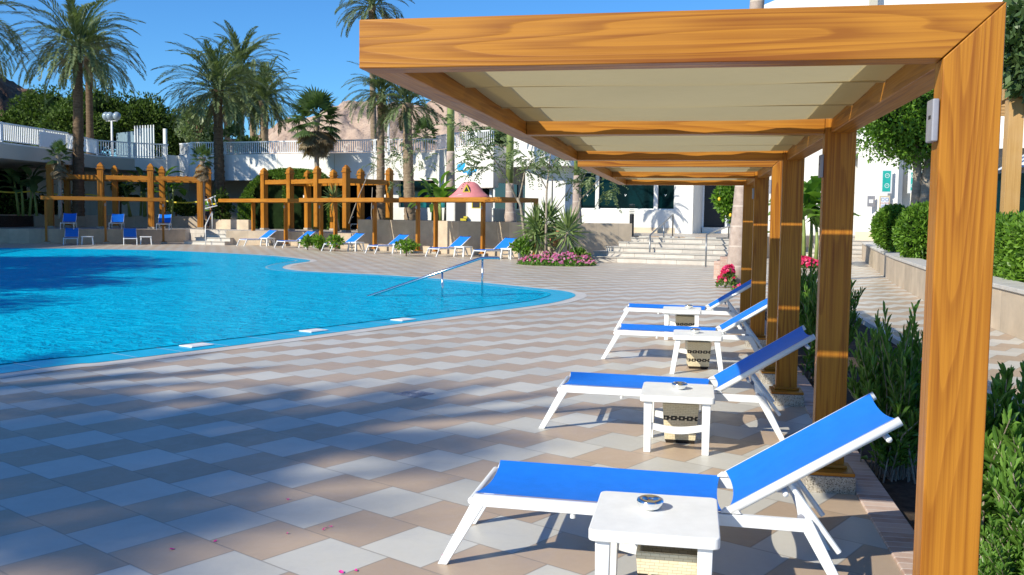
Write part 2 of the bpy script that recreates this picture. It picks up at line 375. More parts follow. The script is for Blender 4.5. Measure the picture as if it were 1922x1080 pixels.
M['canopy'] = m_canopy('canopy_fabric', (.60, .50, .27))
def m_wicker():
    m, t, b = newmat('wicker'); tc = t.nodes.new('ShaderNodeTexCoord'); sp = t.nodes.new('ShaderNodeSeparateXYZ'); t.links.new(tc.outputs['Object'], sp.inputs[0])
    cb = t.nodes.new('ShaderNodeCombineXYZ'); along = math_(t, 'ADD', sp.outputs[0], sp.outputs[1]); t.links.new(along, cb.inputs[0]); t.links.new(sp.outputs[2], cb.inputs[1])
    br = t.nodes.new('ShaderNodeTexBrick'); br.inputs['Scale'].default_value = 1; br.inputs['Brick Width'].default_value = .036; br.inputs['Row Height'].default_value = .0125; br.inputs['Mortar Size'].default_value = .0011; br.inputs['Mortar Smooth'].default_value = .6
    br.inputs['Color1'].default_value = (.70, .60, .40, 1); br.inputs['Color2'].default_value = (.76, .67, .47, 1); br.inputs['Mortar'].default_value = (.42, .32, .17, 1)
    t.links.new(cb.outputs[0], br.inputs[0])
    z = sp.outputs[2]
    ck = math_(t, 'ABSOLUTE', math_(t, 'SUBTRACT', math_(t, 'FRACT', math_(t, 'MULTIPLY', along, 18.)), .5))
    def band(zc):
        dz = math_(t, 'ABSOLUTE', math_(t, 'SUBTRACT', z, zc))
        inb = math_(t, 'LESS_THAN', dz, .0165); mid = math_(t, 'LESS_THAN', dz, .0055)
        solid = math_(t, 'GREATER_THAN', ck, .12)                       # links of the chain pattern
        hole = math_(t, 'MULTIPLY', mid, math_(t, 'GREATER_THAN', ck, .37))
        return math_(t, 'MULTIPLY', inb, math_(t, 'SUBTRACT', math_(t, 'MAXIMUM', solid, mid), hole))
    dark = math_(t, 'MAXIMUM', math_(t, 'MAXIMUM', band(.185), band(.095)), math_(t, 'LESS_THAN', z, .028))
    t.links.new(mixc(t, dark, br.outputs[0], (.018, .013, .01)), b.inputs['Base Color']); b.inputs['Roughness'].default_value = .55
    bump(t, br.outputs['Fac'], -.6, b, .004); return m
M['wicker'] = m_wicker()
def m_bark(name, c1, c2, zs=10., rough=.95):
    m, t, b = newmat(name); v = coords(t, 'Object', (1, 1, 1)); n1 = noise(t, v, 9, 5, .7); n2 = noise(t, coords(t, 'Object', (1, 1, 6)), 3, 4, .6)
    t.links.new(ramp(t, math_(t, 'ADD', math_(t, 'MULTIPLY', n1, .5), math_(t, 'MULTIPLY', n2, .5)), [(.3, c1), (.68, c2)]), b.inputs['Base Color']); b.inputs['Roughness'].default_value = rough
    b.inputs['Specular IOR Level'].default_value = .15; bump(t, n1, .8, b, .03); return m
M['bark_date'] = m_bark('bark_date', (.05, .032, .02), (.21, .145, .09))
M['bark_light'] = m_bark('bark_light', (.12, .085, .055), (.38, .29, .20))
M['bark_grey'] = m_bark('bark_grey', (.20, .16, .12), (.42, .36, .29))
M['bark_brown'] = m_bark('bark_brown', (.07, .045, .03), (.19, .13, .085))
def m_royal():
    m, t, b = newmat('bark_royal'); v = coords(t, 'Object'); sp = t.nodes.new('ShaderNodeSeparateXYZ'); t.links.new(v, sp.inputs[0])
    n1 = noise(t, v, 5, 5, .65); f = math_(t, 'FRACT', math_(t, 'ADD', math_(t, 'MULTIPLY', sp.outputs[2], 2.1), math_(t, 'MULTIPLY', n1, .12)))
    ring = ramp(t, f, [(.0, 1.), (.05, 1.), (.09, 0.), (1, 0.)])
    c = ramp(t, n1, [(.3, (.30, .225, .185)), (.7, (.50, .40, .335))]); c = mixc(t, math_(t, 'MULTIPLY', ring, .55), c, (.62, .54, .46))
    t.links.new(c, b.inputs['Base Color']); b.inputs['Roughness'].default_value = .85; bump(t, math_(t, 'ADD', n1, ring), .3, b, .02); return m
M['bark_royal'] = m_royal()
M['crownshaft'] = simple('crownshaft', (.20, .26, .07), .5, 0, .25, 3)
M['leaf_date'] = leafmat('leaf_date', (.045, .075, .028), (.22, .27, .125), .22)
M['leaf_dry'] = leafmat('leaf_dry', (.15, .10, .055), (.36, .28, .17), .2)
M['leaf_fan'] = leafmat('leaf_fan', (.035, .075, .025), (.13, .20, .07), .25)
M['leaf_dark'] = leafmat('leaf_dark', (.022, .05, .012), (.11, .17, .035), .25, .6, .12)
M['leaf_hedge'] = leafmat('leaf_hedge', (.05, .12, .018), (.18, .29, .05), .28, .5)
M['leaf_bright'] = leafmat('leaf_bright', (.04, .115, .012), (.20, .36, .04), .35, .42)
M['leaf_shrub'] = leafmat('leaf_shrub', (.045, .13, .016), (.19, .35, .06), .32, .35, .5)
M['leaf_feather'] = leafmat('leaf_feather', (.07, .12, .045), (.27, .33, .17), .35)
M['leaf_banana'] = leafmat('leaf_banana', (.05, .13, .02), (.18, .32, .06), .4, .35)
M['leaf_yucca'] = leafmat('leaf_yucca', (.08, .14, .04), (.28, .36, .14), .2, .4)
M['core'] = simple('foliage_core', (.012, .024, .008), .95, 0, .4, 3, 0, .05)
M['flower_pink'] = leafmat('flower_pink', (.46, .015, .10), (.60, .26, .50), .3)
M['flower_red'] = leafmat('flower_red', (.55, .01, .02), (.75, .05, .25), .3)
M['lemon'] = simple('lemon', (.75, .50, .02), .45)
def m_rock(name, c1, c2, c3, s):
    m, t, b = newmat(name); v = coords(t); n1 = noise(t, v, s, 9, .62, .4); n2 = noise(t, v, s*9, 6, .7)
    t.links.new(ramp(t, math_(t, 'ADD', math_(t, 'MULTIPLY', n1, .65), math_(t, 'MULTIPLY', n2, .35)), [(.36, c1), (.5, c2), (.62, c3)]), b.inputs['Base Color'])
    b.inputs['Roughness'].default_value = 1; b.inputs['Specular IOR Level'].default_value = 0; bump(t, math_(t, 'ADD', n2, math_(t, 'MULTIPLY', n1, 1.5)), .8, b, 9); return m
M['rock'] = m_rock('desert_rock', (.38, .27, .21), (.52, .385, .30), (.62, .48, .37), .008)
M['rock_dark'] = m_rock('rock_dark', (.10, .06, .045), (.20, .125, .09), (.30, .20, .15), .02)
M['sand'] = simple('sand', (.38, .30, .22), .95, 0, .15, .1)
exec_parts = []
# ================================================================== SETTING
def poly_sheet(pts, z, name, mat, kind='structure'):
    me = bpy.data.meshes.new(name); me.from_pydata([(p[0], p[1], z) for p in pts], [], [tuple(range(len(pts)))]); me.update()
    return tag(link(name, me, mat), kind=kind)
def grid_sheet(pts, z, name, mat, step=1.0, kind='structure'):      # polygon filled with well-shaped triangles
    from mathutils.geometry import delaunay_2d_cdt
    B = [Vector(p[:2]) for p in pts]; n = len(B); xs = [p.x for p in B]; ys = [p.y for p in B]; bx = np.array([(p.x, p.y) for p in B]); extra = []
    for i, x in enumerate(np.arange(min(xs), max(xs), step)):
        for y in np.arange(min(ys), max(ys), step):
            y = y+(i % 2)*step*.5; c = ((bx[:, 1] > y) != (np.roll(bx[:, 1], -1) > y)); d_ = np.roll(bx[:, 1], -1)-bx[:, 1]; d_[d_ == 0] = 1e-9
            xi = bx[:, 0]+(y-bx[:, 1])*(np.roll(bx[:, 0], -1)-bx[:, 0])/d_
            if (c & (x < xi)).sum() % 2 and np.min((bx[:, 0]-x)**2+(bx[:, 1]-y)**2) > .25*step*step: extra.append(Vector((x, y)))
    v, e, f, *_ = delaunay_2d_cdt(B+extra, [], [list(range(n))], 1, 1e-6)
    me = bpy.data.meshes.new(name); me.from_pydata([(q.x, q.y, z) for q in v], [], f); me.update()
    if me.polygons[0].normal.z < 0: me.flip_normals()
    return tag(link(name, me, mat), kind=kind)
def catmull(P, n=8):
    P = [Vector(p[:2]) for p in P]; out = []; m = len(P)
    for i in range(m):
        a, b, c, d = P[i-1], P[i], P[(i+1) % m], P[(i+2) % m]
        for k in range(n):
            t = k/n; out.append(.5*((2*b)+(c-a)*t+(2*a-5*b+4*c-d)*t*t+(3*b-a-3*c+d)*t*t*t))
    return out
def offset_in(P, d):
    m = len(P); A = sum(P[i].x*P[(i+1) % m].y-P[(i+1) % m].x*P[i].y for i in range(m)); s = 1 if A > 0 else -1
    out = []
    for i in range(m):
        t = (P[(i+1) % m]-P[i-1]).normalized(); out.append(P[i]+Vector((-t.y, t.x))*d*s)
    return out
poly_sheet([(-4000, -600), (4000, -600), (4000, 5000), (-4000, 5000)], -.6, 'ground', M['sand'])
tag(MB().box(-75, 1.15, -40, 62, -.5, 0).box(1.15, 2.75, 20, 62, -.5, 0).box(1.15, 2.75, -40, 1.2, -.5, 0).box(2.75, 30, -40, 62, -.5, 0).build('pool_deck', M['deck']), kind='structure')
tag(MB().box(1.15, 2.75, 1.2, 20, -.5, -.07).build('planting_bed_soil', M['soil']), kind='structure')
tag(MB().box(.975, 1.16, 1.15, 20, -.3, .012).build('brick_kerb', M['brickkerb'], bevel=.008), kind='structure')
tag(MB().box(2.72, 2.80, 1.15, 20, -.3, .006).build('path_kerb', M['border']), kind='structure')

pool_px = [(200, 680), (400, 655), (600, 629), (800, 602), (1000, 575), (1052, 566), (1080, 555.5), (1060, 547.5), (1000, 541), (900, 531), (800, 522.5), (700, 516), (600, 511.5), (550, 508), (530, 503), (545, 496.5), (582, 490.5), (560, 486), (500, 480), (400, 474.5), (300, 470.5), (150, 467.5), (0, 466)]
pool = [gz(*q) for q in pool_px]+[Vector((-38, 33, 0)), Vector((-44, 22, 0)), Vector((-40, 6, 0)), Vector((-28, -6, 0)), Vector((-14, -5, 0)), Vector((-8.6, 2.2, 0)), gz(0, 703)]
pool = catmull(pool, 7)
border_out = offset_in(pool, -.24); inner = offset_in(pool, .50); lip = offset_in(pool, .43)
grid_sheet(border_out, .004, 'pool_border', M['border'], 3)
rim = grid_sheet(pool, .008, 'pool_rim', M['rim'], 3)
jb = MB(); acc = 0
for i in range(len(pool)):
    a, b = pool[i], pool[(i+1) % len(pool)]; acc += (b-a).length
    if a.y < 22 and a.x > -12 and acc > .5:
        acc = 0; q = inner[i]; t = (b-a).normalized()*.007; jb.add([(*(a-t), .0115), (*(a+t), .0115), (*(q+t), .0115), (*(q-t), .0115)], [(0, 1, 2, 3)])
jb.build('rim_joint', M['rim_joint'], rim)
lb = MB(); m_ = len(pool)
for i in range(m_):
    j = (i+1) % m_
    if pool[i].y > 20.0: lb.add([(*lip[i], .012), (*lip[j], .012), (*inner[j], .012), (*inner[i], .012)], [(0, 1, 2, 3)])
lb.build('rim_lip', M['rim_lip'], rim)
grid_sheet(inner, .016, 'pool_water', M['water'], 1.5)
for k, (x, y) in enumerate(((374, 651.5), (594, 623.5), (762, 602.5))):
    p0 = gz(x, y); q = gz(x+60, y-7.6) - p0; a = math.atan2(q.y, q.x)
    o = MB().box(-.16, .16, -.12, .12, .010, .021).box(-.12, .12, -.08, .08, .021, .025).build('skimmer_lid', M['white_plastic'], bevel=.006)
    o.location = p0+Vector((-.05, .03, 0)); o.rotation_euler.z = a
    tag(o, ['white skimmer lid on the pool edge, nearest to the camera', 'white skimmer lid on the pool edge, between two others', 'white skimmer lid on the pool edge, closest to the handrail'][k], 'skimmer lid', 'skimmer lids along the pool edge')

# ---- desert hills
def hills(name, mat, d0, depth, sky_px, seed, rough, nx=160, ny=50, base=0):
    rs = np.random.RandomState(seed); xs = [s[0] for s in sky_px]; X = np.linspace(xs[0], xs[-1], nx); Y = np.interp(X, xs, [s[1] for s in sky_px])
    V = []
    def fbm(a, b):
        v = 0
        for o_ in range(6):
            f = 2**o_; v += (math.sin(a*f*.9+seed*1.3+o_*2.1+1.7*math.sin(b*f*.7+o_))*math.cos(b*f*1.1+o_*1.7+1.3*math.sin(a*f*.6)))/f**.95
        return v
    for j in range(ny):
        s = j/(ny-1); d = d0+depth*s; prof = math.sin(min(1, s/.62)*PI/2)**1.15 if s < .62 else math.cos((s-.62)/.38*PI/2)
        for i in range(nx):
            p = plan(X[i], d); top = zat(X[i], Y[i], d0+depth*.62)
            r_ = fbm(X[i]/26., s*11)*rough*math.sin(PI*min(1, s*1.35) if s < .74 else 0)**1.0
            V.append((p.x, p.y, base+(top-base)*prof+r_*(.35+prof)))
    F = [(j*nx+i, j*nx+i+1, (j+1)*nx+i+1, (j+1)*nx+i) for j in range(ny-1) for i in range(nx-1)]
    return tag(link(name, np_mesh(name, V, F), mat, smooth=False), kind='structure')
hills('desert_hills', M['rock'], 800, 900, [(300, 330), (420, 290), (500, 258), (530, 243), (560, 232), (600, 222), (640, 208), (660, 207), (720, 213), (770, 208), (800, 198), (840, 193), (880, 191), (930, 199), (1000, 215), (1100, 200), (1300, 230), (1500, 260)], 3, 8, 300, 90)
hills('rocky_hill', M['rock_dark'], 150, 120, [(-400, 120), (-200, 105), (-80, 125), (0, 148), (18, 152), (40, 168), (62, 182), (90, 200), (140, 250), (200, 330)], 8, 1.8, 90, 40)

# ---- terraces
UN = dict(C=(-6.73, 33.37, 60.1), B=(-12.19, 36.47, 61.), A=(-18.11, 40.56, 61.6), D=(-25.0, 41.98, 123.1))
PW, PL = 2.069, 5.41
def uw(k, x, y):
    x0, y0, a = UN[k]; c, s = math.cos(R(a)), math.sin(R(a)); return Vector((x0+c*x-s*y, y0+s*x+c*y))
TZ, BZ = .70, 1.36
wallR = [uw('B', PW+.58, 4.6), uw('B', PW+.58, 0), uw('C', PW+.58, 2.6), uw('C', PW+.58, -.4), Vector((-4.35, 36.35))]
wallT = [plan(424, 47.0), uw('A', PW+.58, 3.2), uw('A', PW+.58, 0), uw('B', PW+.58, 4.6)]
wallD = [Vector((-52, 32)), uw('D', PW+.58, 9), uw('D', PW+.58, 5.6), uw('D', PW+.58, 2), plan(347, 50.0)]
tag(MB().strip(wallR, -.2, BZ, .35).build('terrace_wall_high', M['travertine'], bevel=.01), 'high beige stone retaining wall behind the sunlit loungers', 'wall')
tag(MB().strip(wallT, -.2, TZ, .35).build('terrace_wall_low', M['travertine'], bevel=.01), 'low sunlit cream stone terrace wall under the tall pergola', 'wall')
tag(MB().strip(wallD, -.2, TZ, .35).build('terrace_wall_shaded', M['travertine'], bevel=.01), 'low shaded stone terrace wall beside the far end of the pool', 'wall')
tp = [wallD[0], wallD[1], wallD[2], wallD[3], wallD[4], plan(424, 47.0), wallT[1], wallT[2], wallT[3]]
tp = [p+Vector((.1, .3)) for p in tp]+[plan(690, 60), plan(-300, 70)]
tag(MB().prism(tp, -.2, TZ-.004, 'z').build('terrace_floor', M['marble']), kind='structure')
bedR = [p+Vector((.05, .3)) for p in wallR]
bedR = bedR+[plan(1010, 50), plan(690, 54)]
tag(MB().prism(bedR, -.2, BZ-.05, 'z').build('raised_bed_soil', M['soil']), kind='structure')
# second wall and planting behind the terrace
w2 = [Vector((-60, 40)), plan(-40, 47.5), plan(60, 52.6), plan(230, 54.6), plan(385, 54.5)]
tag(MB().strip(w2, .6, 1.36, .4).build('planter_wall', M['travertine'], bevel=.01), 'long shaded stone planter wall behind the left pergola posts', 'wall')
tag(MB().prism([p+Vector((.0, .35)) for p in w2]+[plan(385, 60), plan(-200, 66)], .6, 1.30, 'z').build('rear_bed_soil', M['soil']), kind='structure')
w3 = [plan(385, 52.4), plan(466, 51.2)]
tag(MB().strip(w3, .6, 1.22, .4).build('planter_wall', M['travertine'], bevel=.01), 'short stone planter wall with a sunlit patch beside the handrail', 'wall')

# ---- steps between the terraces and up to the main building
def steps(name, p0, p1, n, rise, tread, z0, mat, label, inset=0, first=None, xr=0.):
    p0 = Vector(p0); p1 = Vector(p1); t = (p1-p0).normalized(); nrm = Vector((-t.y, t.x)); mb = MB(); z = z0; tr = []
    for i in range(n):
        r_ = first if (first and i == 0) else rise
        a = p0+nrm*tread*i+t*inset*i; b = p1+nrm*tread*i+t*xr*i
        mb.prism([a, b, b+nrm*(tread*(n-i)+.02), a+nrm*(tread*(n-i)+.02)], z, z+r_, 'z')
        tr.append(([a-nrm*.03-t*.02, b-nrm*.03+t*.02, b+nrm*.3, a+nrm*.3], z+r_)); z += r_
    o = tag(mb.build(name, mat, bevel=.006), label, 'steps')
    for q, zz in tr: MB().prism(q, zz-.035, zz+.004, 'z').build('tread', M['tread'], o)
    return o
steps('stone_steps', plan(345, 47.3), plan(421, 46.4), 4, .175, .42, 0, M['border'], 'small flight of grey stone steps with a single rail by the shaded terrace', .35)
MS0, MS1 = gz(1090, 491), gz(1345, 499.5)
steps('main_steps', MS0.xy, MS1.xy, 5, .17, .36, 0, M['marble'], 'wide flight of five pale marble steps below the windows', .35, .20, .22)
LZ = .88
tag(MB().prism([plan(1160, 37.6), plan(1345, 35.6), plan(1560, 43.5), plan(1780, 43), plan(1780, 62), plan(985, 62), plan(985, 44)], -.2, LZ-.002, 'z').build('upper_landing', M['deck']), kind='structure')
steps('path_steps', plan(1470, 41.5).xy, plan(1655, 40.2).xy, 5, .175, .45, 0, M['marble'], 'pale steps at the end of the path seen between the timber posts', 0)
tag(MB().strip([Vector((-4.40, 36.34)), plan(1187, 36.9)], -.2, 1.36, .35).build('stone_planter', M['travertine'], bevel=.01), 'tan stone planter wall left of the marble steps', 'wall')
tag(MB().prism([p+Vector((0, .3)) for p in (Vector((-4.40, 36.34)), plan(1185, 36.9))]+[plan(1185, 43.5), plan(985, 44)], -.2, 1.30, 'z').build('steps_bed_soil', M['soil']), kind='structure')

def handrail(name, pts, posts, label, r_=.03, mat='rail_grey'):
    root = empty(name, (0, 0, 0), 0, label, 'handrail')
    MB().tube(pts, r_, 10).build('rail', M[mat], root, smooth=True)
    for a, b in posts: MB().tube([a, b], r_*.95, 10).build('post', M[mat], root, smooth=True)
    return root
# rail on the small steps
a = at(386, 459, 46.6); a.z = 0; b = at(398.5, 433, 47.9); b.z = TZ
handrail('step_handrail', [a+Vector((0, 0, .95)), b+Vector((0, 0, .92)), b+Vector((.02, .02, .75))], [(a, a+Vector((0, 0, .95))), (b, b+Vector((0, 0, .92)))], 'thin pale handrail on the small shaded steps', .024, 'rail_white')
# rails on the main steps
a = gz(1219, 494); b = at(1262, 452, 37.4); b.z = LZ-.1; mid = at(1245, 474, 36.3); mid.z = .45
ta, tb_ = a+Vector((0, 0, .98)), Vector((b.x, b.y, zat(1262, 403, 37.4)))
handrail('step_handrail', [a, ta, tb_, b], [(mid, Vector((mid.x, mid.y, ta.z+(tb_.z-ta.z)*.58)))], 'steel handrail standing in the middle of the wide marble steps')
a = gz(1324.5, 501); ta = a+Vector((0, 0, 1.06)); tb_ = at(1368, 425, 36.2); b = Vector((tb_.x, tb_.y, LZ))
handrail('step_handrail', [a, ta, tb_, b], [], 'steel handrail at the right end of the wide marble steps')
for k, (x, y, d) in enumerate(((1238, 461.5, 36.1), (1228, 469.5, 35.8), (1217, 479.5, 35.5), (1210, 488.5, 34.9))):
    p = at(x, y, d-.55); tag(MB().box(-.13, .13, -.008, .008, -.05, .05).build('step_plate', M['white_plastic']), ['white marker plate on the fourth riser of the marble steps', 'white marker plate on the third riser of the marble steps', 'white marker plate on the second riser of the marble steps', 'white marker plate on the lowest riser of the marble steps'][k], 'plate', 'marker plates on the marble steps')
    o = C.objects[-1]; o.location = p; o.rotation_euler.z = -.2
    MB().box(-.07, .07, -.011, -.0085, -.018, .018).build('printed_mark', M['navy'], o)

# ================================================================== BUILDINGS
# -- left wing with roof deck
wing = empty('hotel_wing', (*plan(100, 50), 0), 0, 'grey shaded hotel wing with an open ground floor and roof deck on the left', 'building')
def child_world(o, root):            # mesh built in world space, parented without moving
    o.parent = root; o.matrix_parent_inverse = Matrix.Translation(-root.location) if root.rotation_euler.z == 0 else root.matrix_world.inverted(); return o
sl_front = [plan(-900, 22.40), plan(-500, 31.36), plan(-200, 39.20), plan(0, 45.47), plan(80, 48.94), plan(125, 51.07)]
sl_front2 = [plan(125, 51.18), plan(180, 55.44), plan(250, 57.34), plan(314, 58.46)]
child_world(MB().strip(sl_front, 4.13, 4.85, .5).strip(sl_front2, 4.13, 4.85, .5).build('deck_parapet', M['render_white']), wing)
child_world(MB().prism([p+Vector((.1, .1)) for p in sl_front+sl_front2]+[plan(314, 106.40), plan(-900, 106.40)], 4.07, 4.76, 'z').build('roof_deck', M['render_beige']), wing)
child_world(MB().strip([plan(62, 56.00), plan(180, 60.48), plan(300, 64.40), plan(356, 64.96)], .6, 4.07, .3).build('wall', M['render_white']), wing)
child_world(MB().strip([plan(-600, 44.80), plan(62, 62.72)], .6, 4.07, .3).build('shade_and_glazing', M['glass']), wing)  # dark sheet imitates the deep shade of the open ground floor
child_world(MB().strip([plan(62, 55.89), plan(62.5, 62.72)], .6, 4.07, .3).build('side_wall', M['render_beige']), wing)
child_world(MB().strip([plan(-900, 44.80), plan(-700, 47.04), plan(-560, 49.28)], -.5, 4.07, .3).build('end_wall', M['render_white']), wing)

# -- central range with the curved roof terrace
ctr = empty('central_range', (*plan(600, 52), 0), 0, 'long white building with curved parapet and roof railing across the back', 'building')
KD = 1.07
cfront = [plan(x, d*KD) for x, d in ((315, 54.6), (335, 55.2), (353, 54.6), (358, 54.0), (420, 53.6), (590, 51.6), (700, 50.4), (816, 49.5), (850, 47.6), (890, 46.4), (925, 45.6))]
child_world(MB().strip(cfront[:3], 3.53, 5.08, .4).build('return_parapet', M['render_white']), ctr)
child_world(MB().strip(cfront[2:8], 3.55, 5.08, .4).strip(cfront[2:8], 3.53, 3.57, -.02).build('parapet', M['render_white']), ctr)
child_world(MB().strip(cfront[7:], 3.04, 5.18, .4).build('corner_parapet', M['render_white']), ctr)
for x in (395, 470, 522, 628, 700):
    q = plan(x, np.interp(x, [358, 420, 590, 700, 816], [54.0, 53.6, 51.6, 50.4, 49.5])*KD-.012)
    child_world(MB().box(q.x-.012, q.x+.012, q.y-.012, q.y+.012, 3.57, 5.07).build('panel_joint', M['render_beige']), ctr)
child_world(MB().prism([p+Vector((.1, .35)) for p in cfront]+[plan(925, 75), plan(315, 80)], 4.4, 4.8, 'z').build('roof_deck', M['render_beige']), ctr)
child_world(MB().strip([plan(355, 61), plan(470, 60)], .6, 4.4, .3).build('wall', M['render_beige']), ctr)
child_world(MB().strip([plan(470, 60.5), plan(735, 57)], .6, 4.4, .3).build('shade_and_glazing', M['glass']), ctr)
child_world(MB().strip([plan(731, 54.6), plan(780, 54.2), plan(842, 53.6)], .6, 2.01, .3).build('sill_wall', M['render_white']), ctr)
child_world(MB().strip([plan(731, 54.7), plan(748, 54.55)], 2.01, 3.55, .3).build('wall_pier', M['render_white']), ctr)
wn = MB().strip([plan(748, 55), plan(842, 54)], 2.01, 3.55, .1).build('window', M['teal_glass']); child_world(wn, ctr)
child_world(MB().strip([plan(838, 52.6), plan(926, 49.6)], .6, 1.92, .3).build('corner_wall', M['render_white']), ctr)
child_world(MB().strip([plan(838, 52.8), plan(926, 49.8)], 1.92, 3.04, .1).build('window', M['glass']), ctr)
for x in (842, 858, 880, 902, 921):
    q = plan(x, np.interp(x, [838, 926], [52.5, 49.5])); child_world(MB().box(q.x-.07, q.x+.07, q.y-.06, q.y+.06, 1.92, 3.04).build('window_mullion', M['rail_white']), ctr)
sh = [plan(925.5, 48.9), plan(955, 51), plan(990, 53.5)]
child_world(MB().strip(sh, .6, 1.985, .3).strip(sh, 3.31, 5.18, .3).build('shaded_wall', M['render_white']), ctr)
child_world(MB().strip([p+Vector((-.0, .12)) for p in sh], 1.985, 3.31, .1).build('window', M['glass']), ctr)
for x in (927, 974, 980):
    q = plan(x, np.interp(x, [925, 955, 990], [48.85, 50.95, 53.45])); child_world(MB().box(q.x-.05, q.x+.05, q.y-.05, q.y+.05, 1.985, 3.31).build('window_mullion', M['rail_white']), ctr)
child_world(MB().strip([p+Vector((0, -.03)) for p in sh], 1.92, 1.98, .1).build('window_sill', M['rail_white']), ctr)

# -- roof railings
def railing(name, pts, z0, h, label, step=.13, posts=True):
    root = empty(name, (*pts[0], z0), 0, label, 'railing', 'white railings along the roof terraces')
    top = MB(); bal = MB(); P = [Vector(p) for p in pts]
    for i in range(len(P)-1):
        a, b = P[i], P[i+1]; L = (b-a).length; t = (b-a).normalized(); n_ = Vector((-t.y, t.x))
        top.prism([a-n_*.03, b-n_*.03, b+n_*.03, a+n_*.03], z0+h-.07, z0+h, 'z'); top.prism([a-n_*.02, b-n_*.02, b+n_*.02, a+n_*.02], z0+.06, z0+.10, 'z')
        k = int(L/step)
        for j in range(k):
            p = a+t*(j+.5)*L/k; bal.box(p.x-.02, p.x+.02, p.y-.02, p.y+.02, z0+.10, z0+h-.07)
    child_world(top.build('rail_pair', M['rail_white']), root); child_world(bal.build('baluster_panel', M['rail_white']), root)
    for p in P[1:-1]: child_world(MB().box(p.x-.04, p.x+.04, p.y-.04, p.y+.04, z0, z0+h+.01).build('rail_post', M['rail_white']), root)
    return root
inb = lambda P, o=.25: [p+Vector((0, o)) for p in P]
railing('roof_railing', inb(sl_front), 4.85, .94, 'white railing on the left wing roof nearest the frame edge', .15)
railing('roof_railing', inb(sl_front2), 4.85, .90, 'white railing on the lower left roof before the metal enclosure', .15)
railing('roof_railing', inb(cfront[1:3]), 5.08, .77, 'short white railing section beside the tall white post', .14)
railing('roof_railing', inb(cfront[2:8]), 5.08, .77, 'long white railing across the central roof below the hills', .14)
railing('roof_railing', inb(cfront[7:]), 5.18, .83, 'white railing curving round the roof corner above the coloured letters', .14)
q0, q1 = plan(79, 48.7), plan(126, 50.9)
tag(MB().strip([q0, q1], 4.85, 5.62, .06).build('railing_panel', M['rail_white']), 'solid white railing panel at the step in the roof', 'panel')
q = plan(312, 58.9); tag(MB().box(q.x-.09, q.x+.09, q.y-.09, q.y+.09, 4.7, zat(312, 243, 58.9)).build('rail_end_post', M['rail_white'], bevel=.01), 'tall white square post where the roof railings meet', 'post')
# metal enclosure and lamp on the deck
enc = empty('metal_enclosure', (*plan(258, 67), 4.76), 0, 'blue grey corrugated metal enclosure on the roof deck', 'enclosure')
e0, e1, e2 = plan(221, 69), plan(257, 67), plan(292, 66)
pm = MB(); 
for a, b, zt in ((e0, e1, zat(240, 247, 67)), (e1, e2, zat(270, 243, 67))):
    L = (b-a).length; t = (b-a).normalized(); n_ = Vector((-t.y, t.x)); k = int(L/.16)
    poly = [a+t*L*i/k+n_*(.03*(i % 2)) for i in range(k+1)]; pm.strip(poly, 4.76, zt, .02)
child_world(pm.build('panel', M['panel_blue']), enc)
bm_ = MB()
for i in range(8):
    p = e1+(e2-e1)*i/7; bm_.box(p.x-.03, p.x+.03, p.y-.1, p.y-.04, 4.76, zat(270, 238, 67))
child_world(bm_.build('bar', M['rail_white']), enc)
lp = empty('roof_lamp', (*plan(213, 60.5), 4.76), 0, 'grey lamp post with round glass globes on the roof deck', 'lamp')
zt = zat(212, 222, 60.5); x0 = plan(213, 60.5)
child_world(MB().tube([(*x0, 4.76), (*x0, zt-.15)], [.08, .06], 10).tube([(x0.x-.4, x0.y, zt-.22), (x0.x+.4, x0.y, zt-.22)], .03, 8).build('pole', M['rail_white'], smooth=True), lp)
for dx in (-.38, -.10, .36):
    child_world(MB().lathe([(.01, -.27), (.15, -.22), (.24, -.08), (.25, .04), (.19, .17), (.08, .25), (.01, .26)], 14, (x0.x+dx, x0.y, zt+.08)).build('globe', M['milky'], smooth=True), lp)
# mast on the hills side
q = plan(729, 90); tag(MB().tube([(*q, 3.5), (*q, zat(729, 178, 90))], [.14, .08], 6).build('lattice_mast', M['rail_white']), 'thin grey mast standing behind the central roof railing', 'mast')

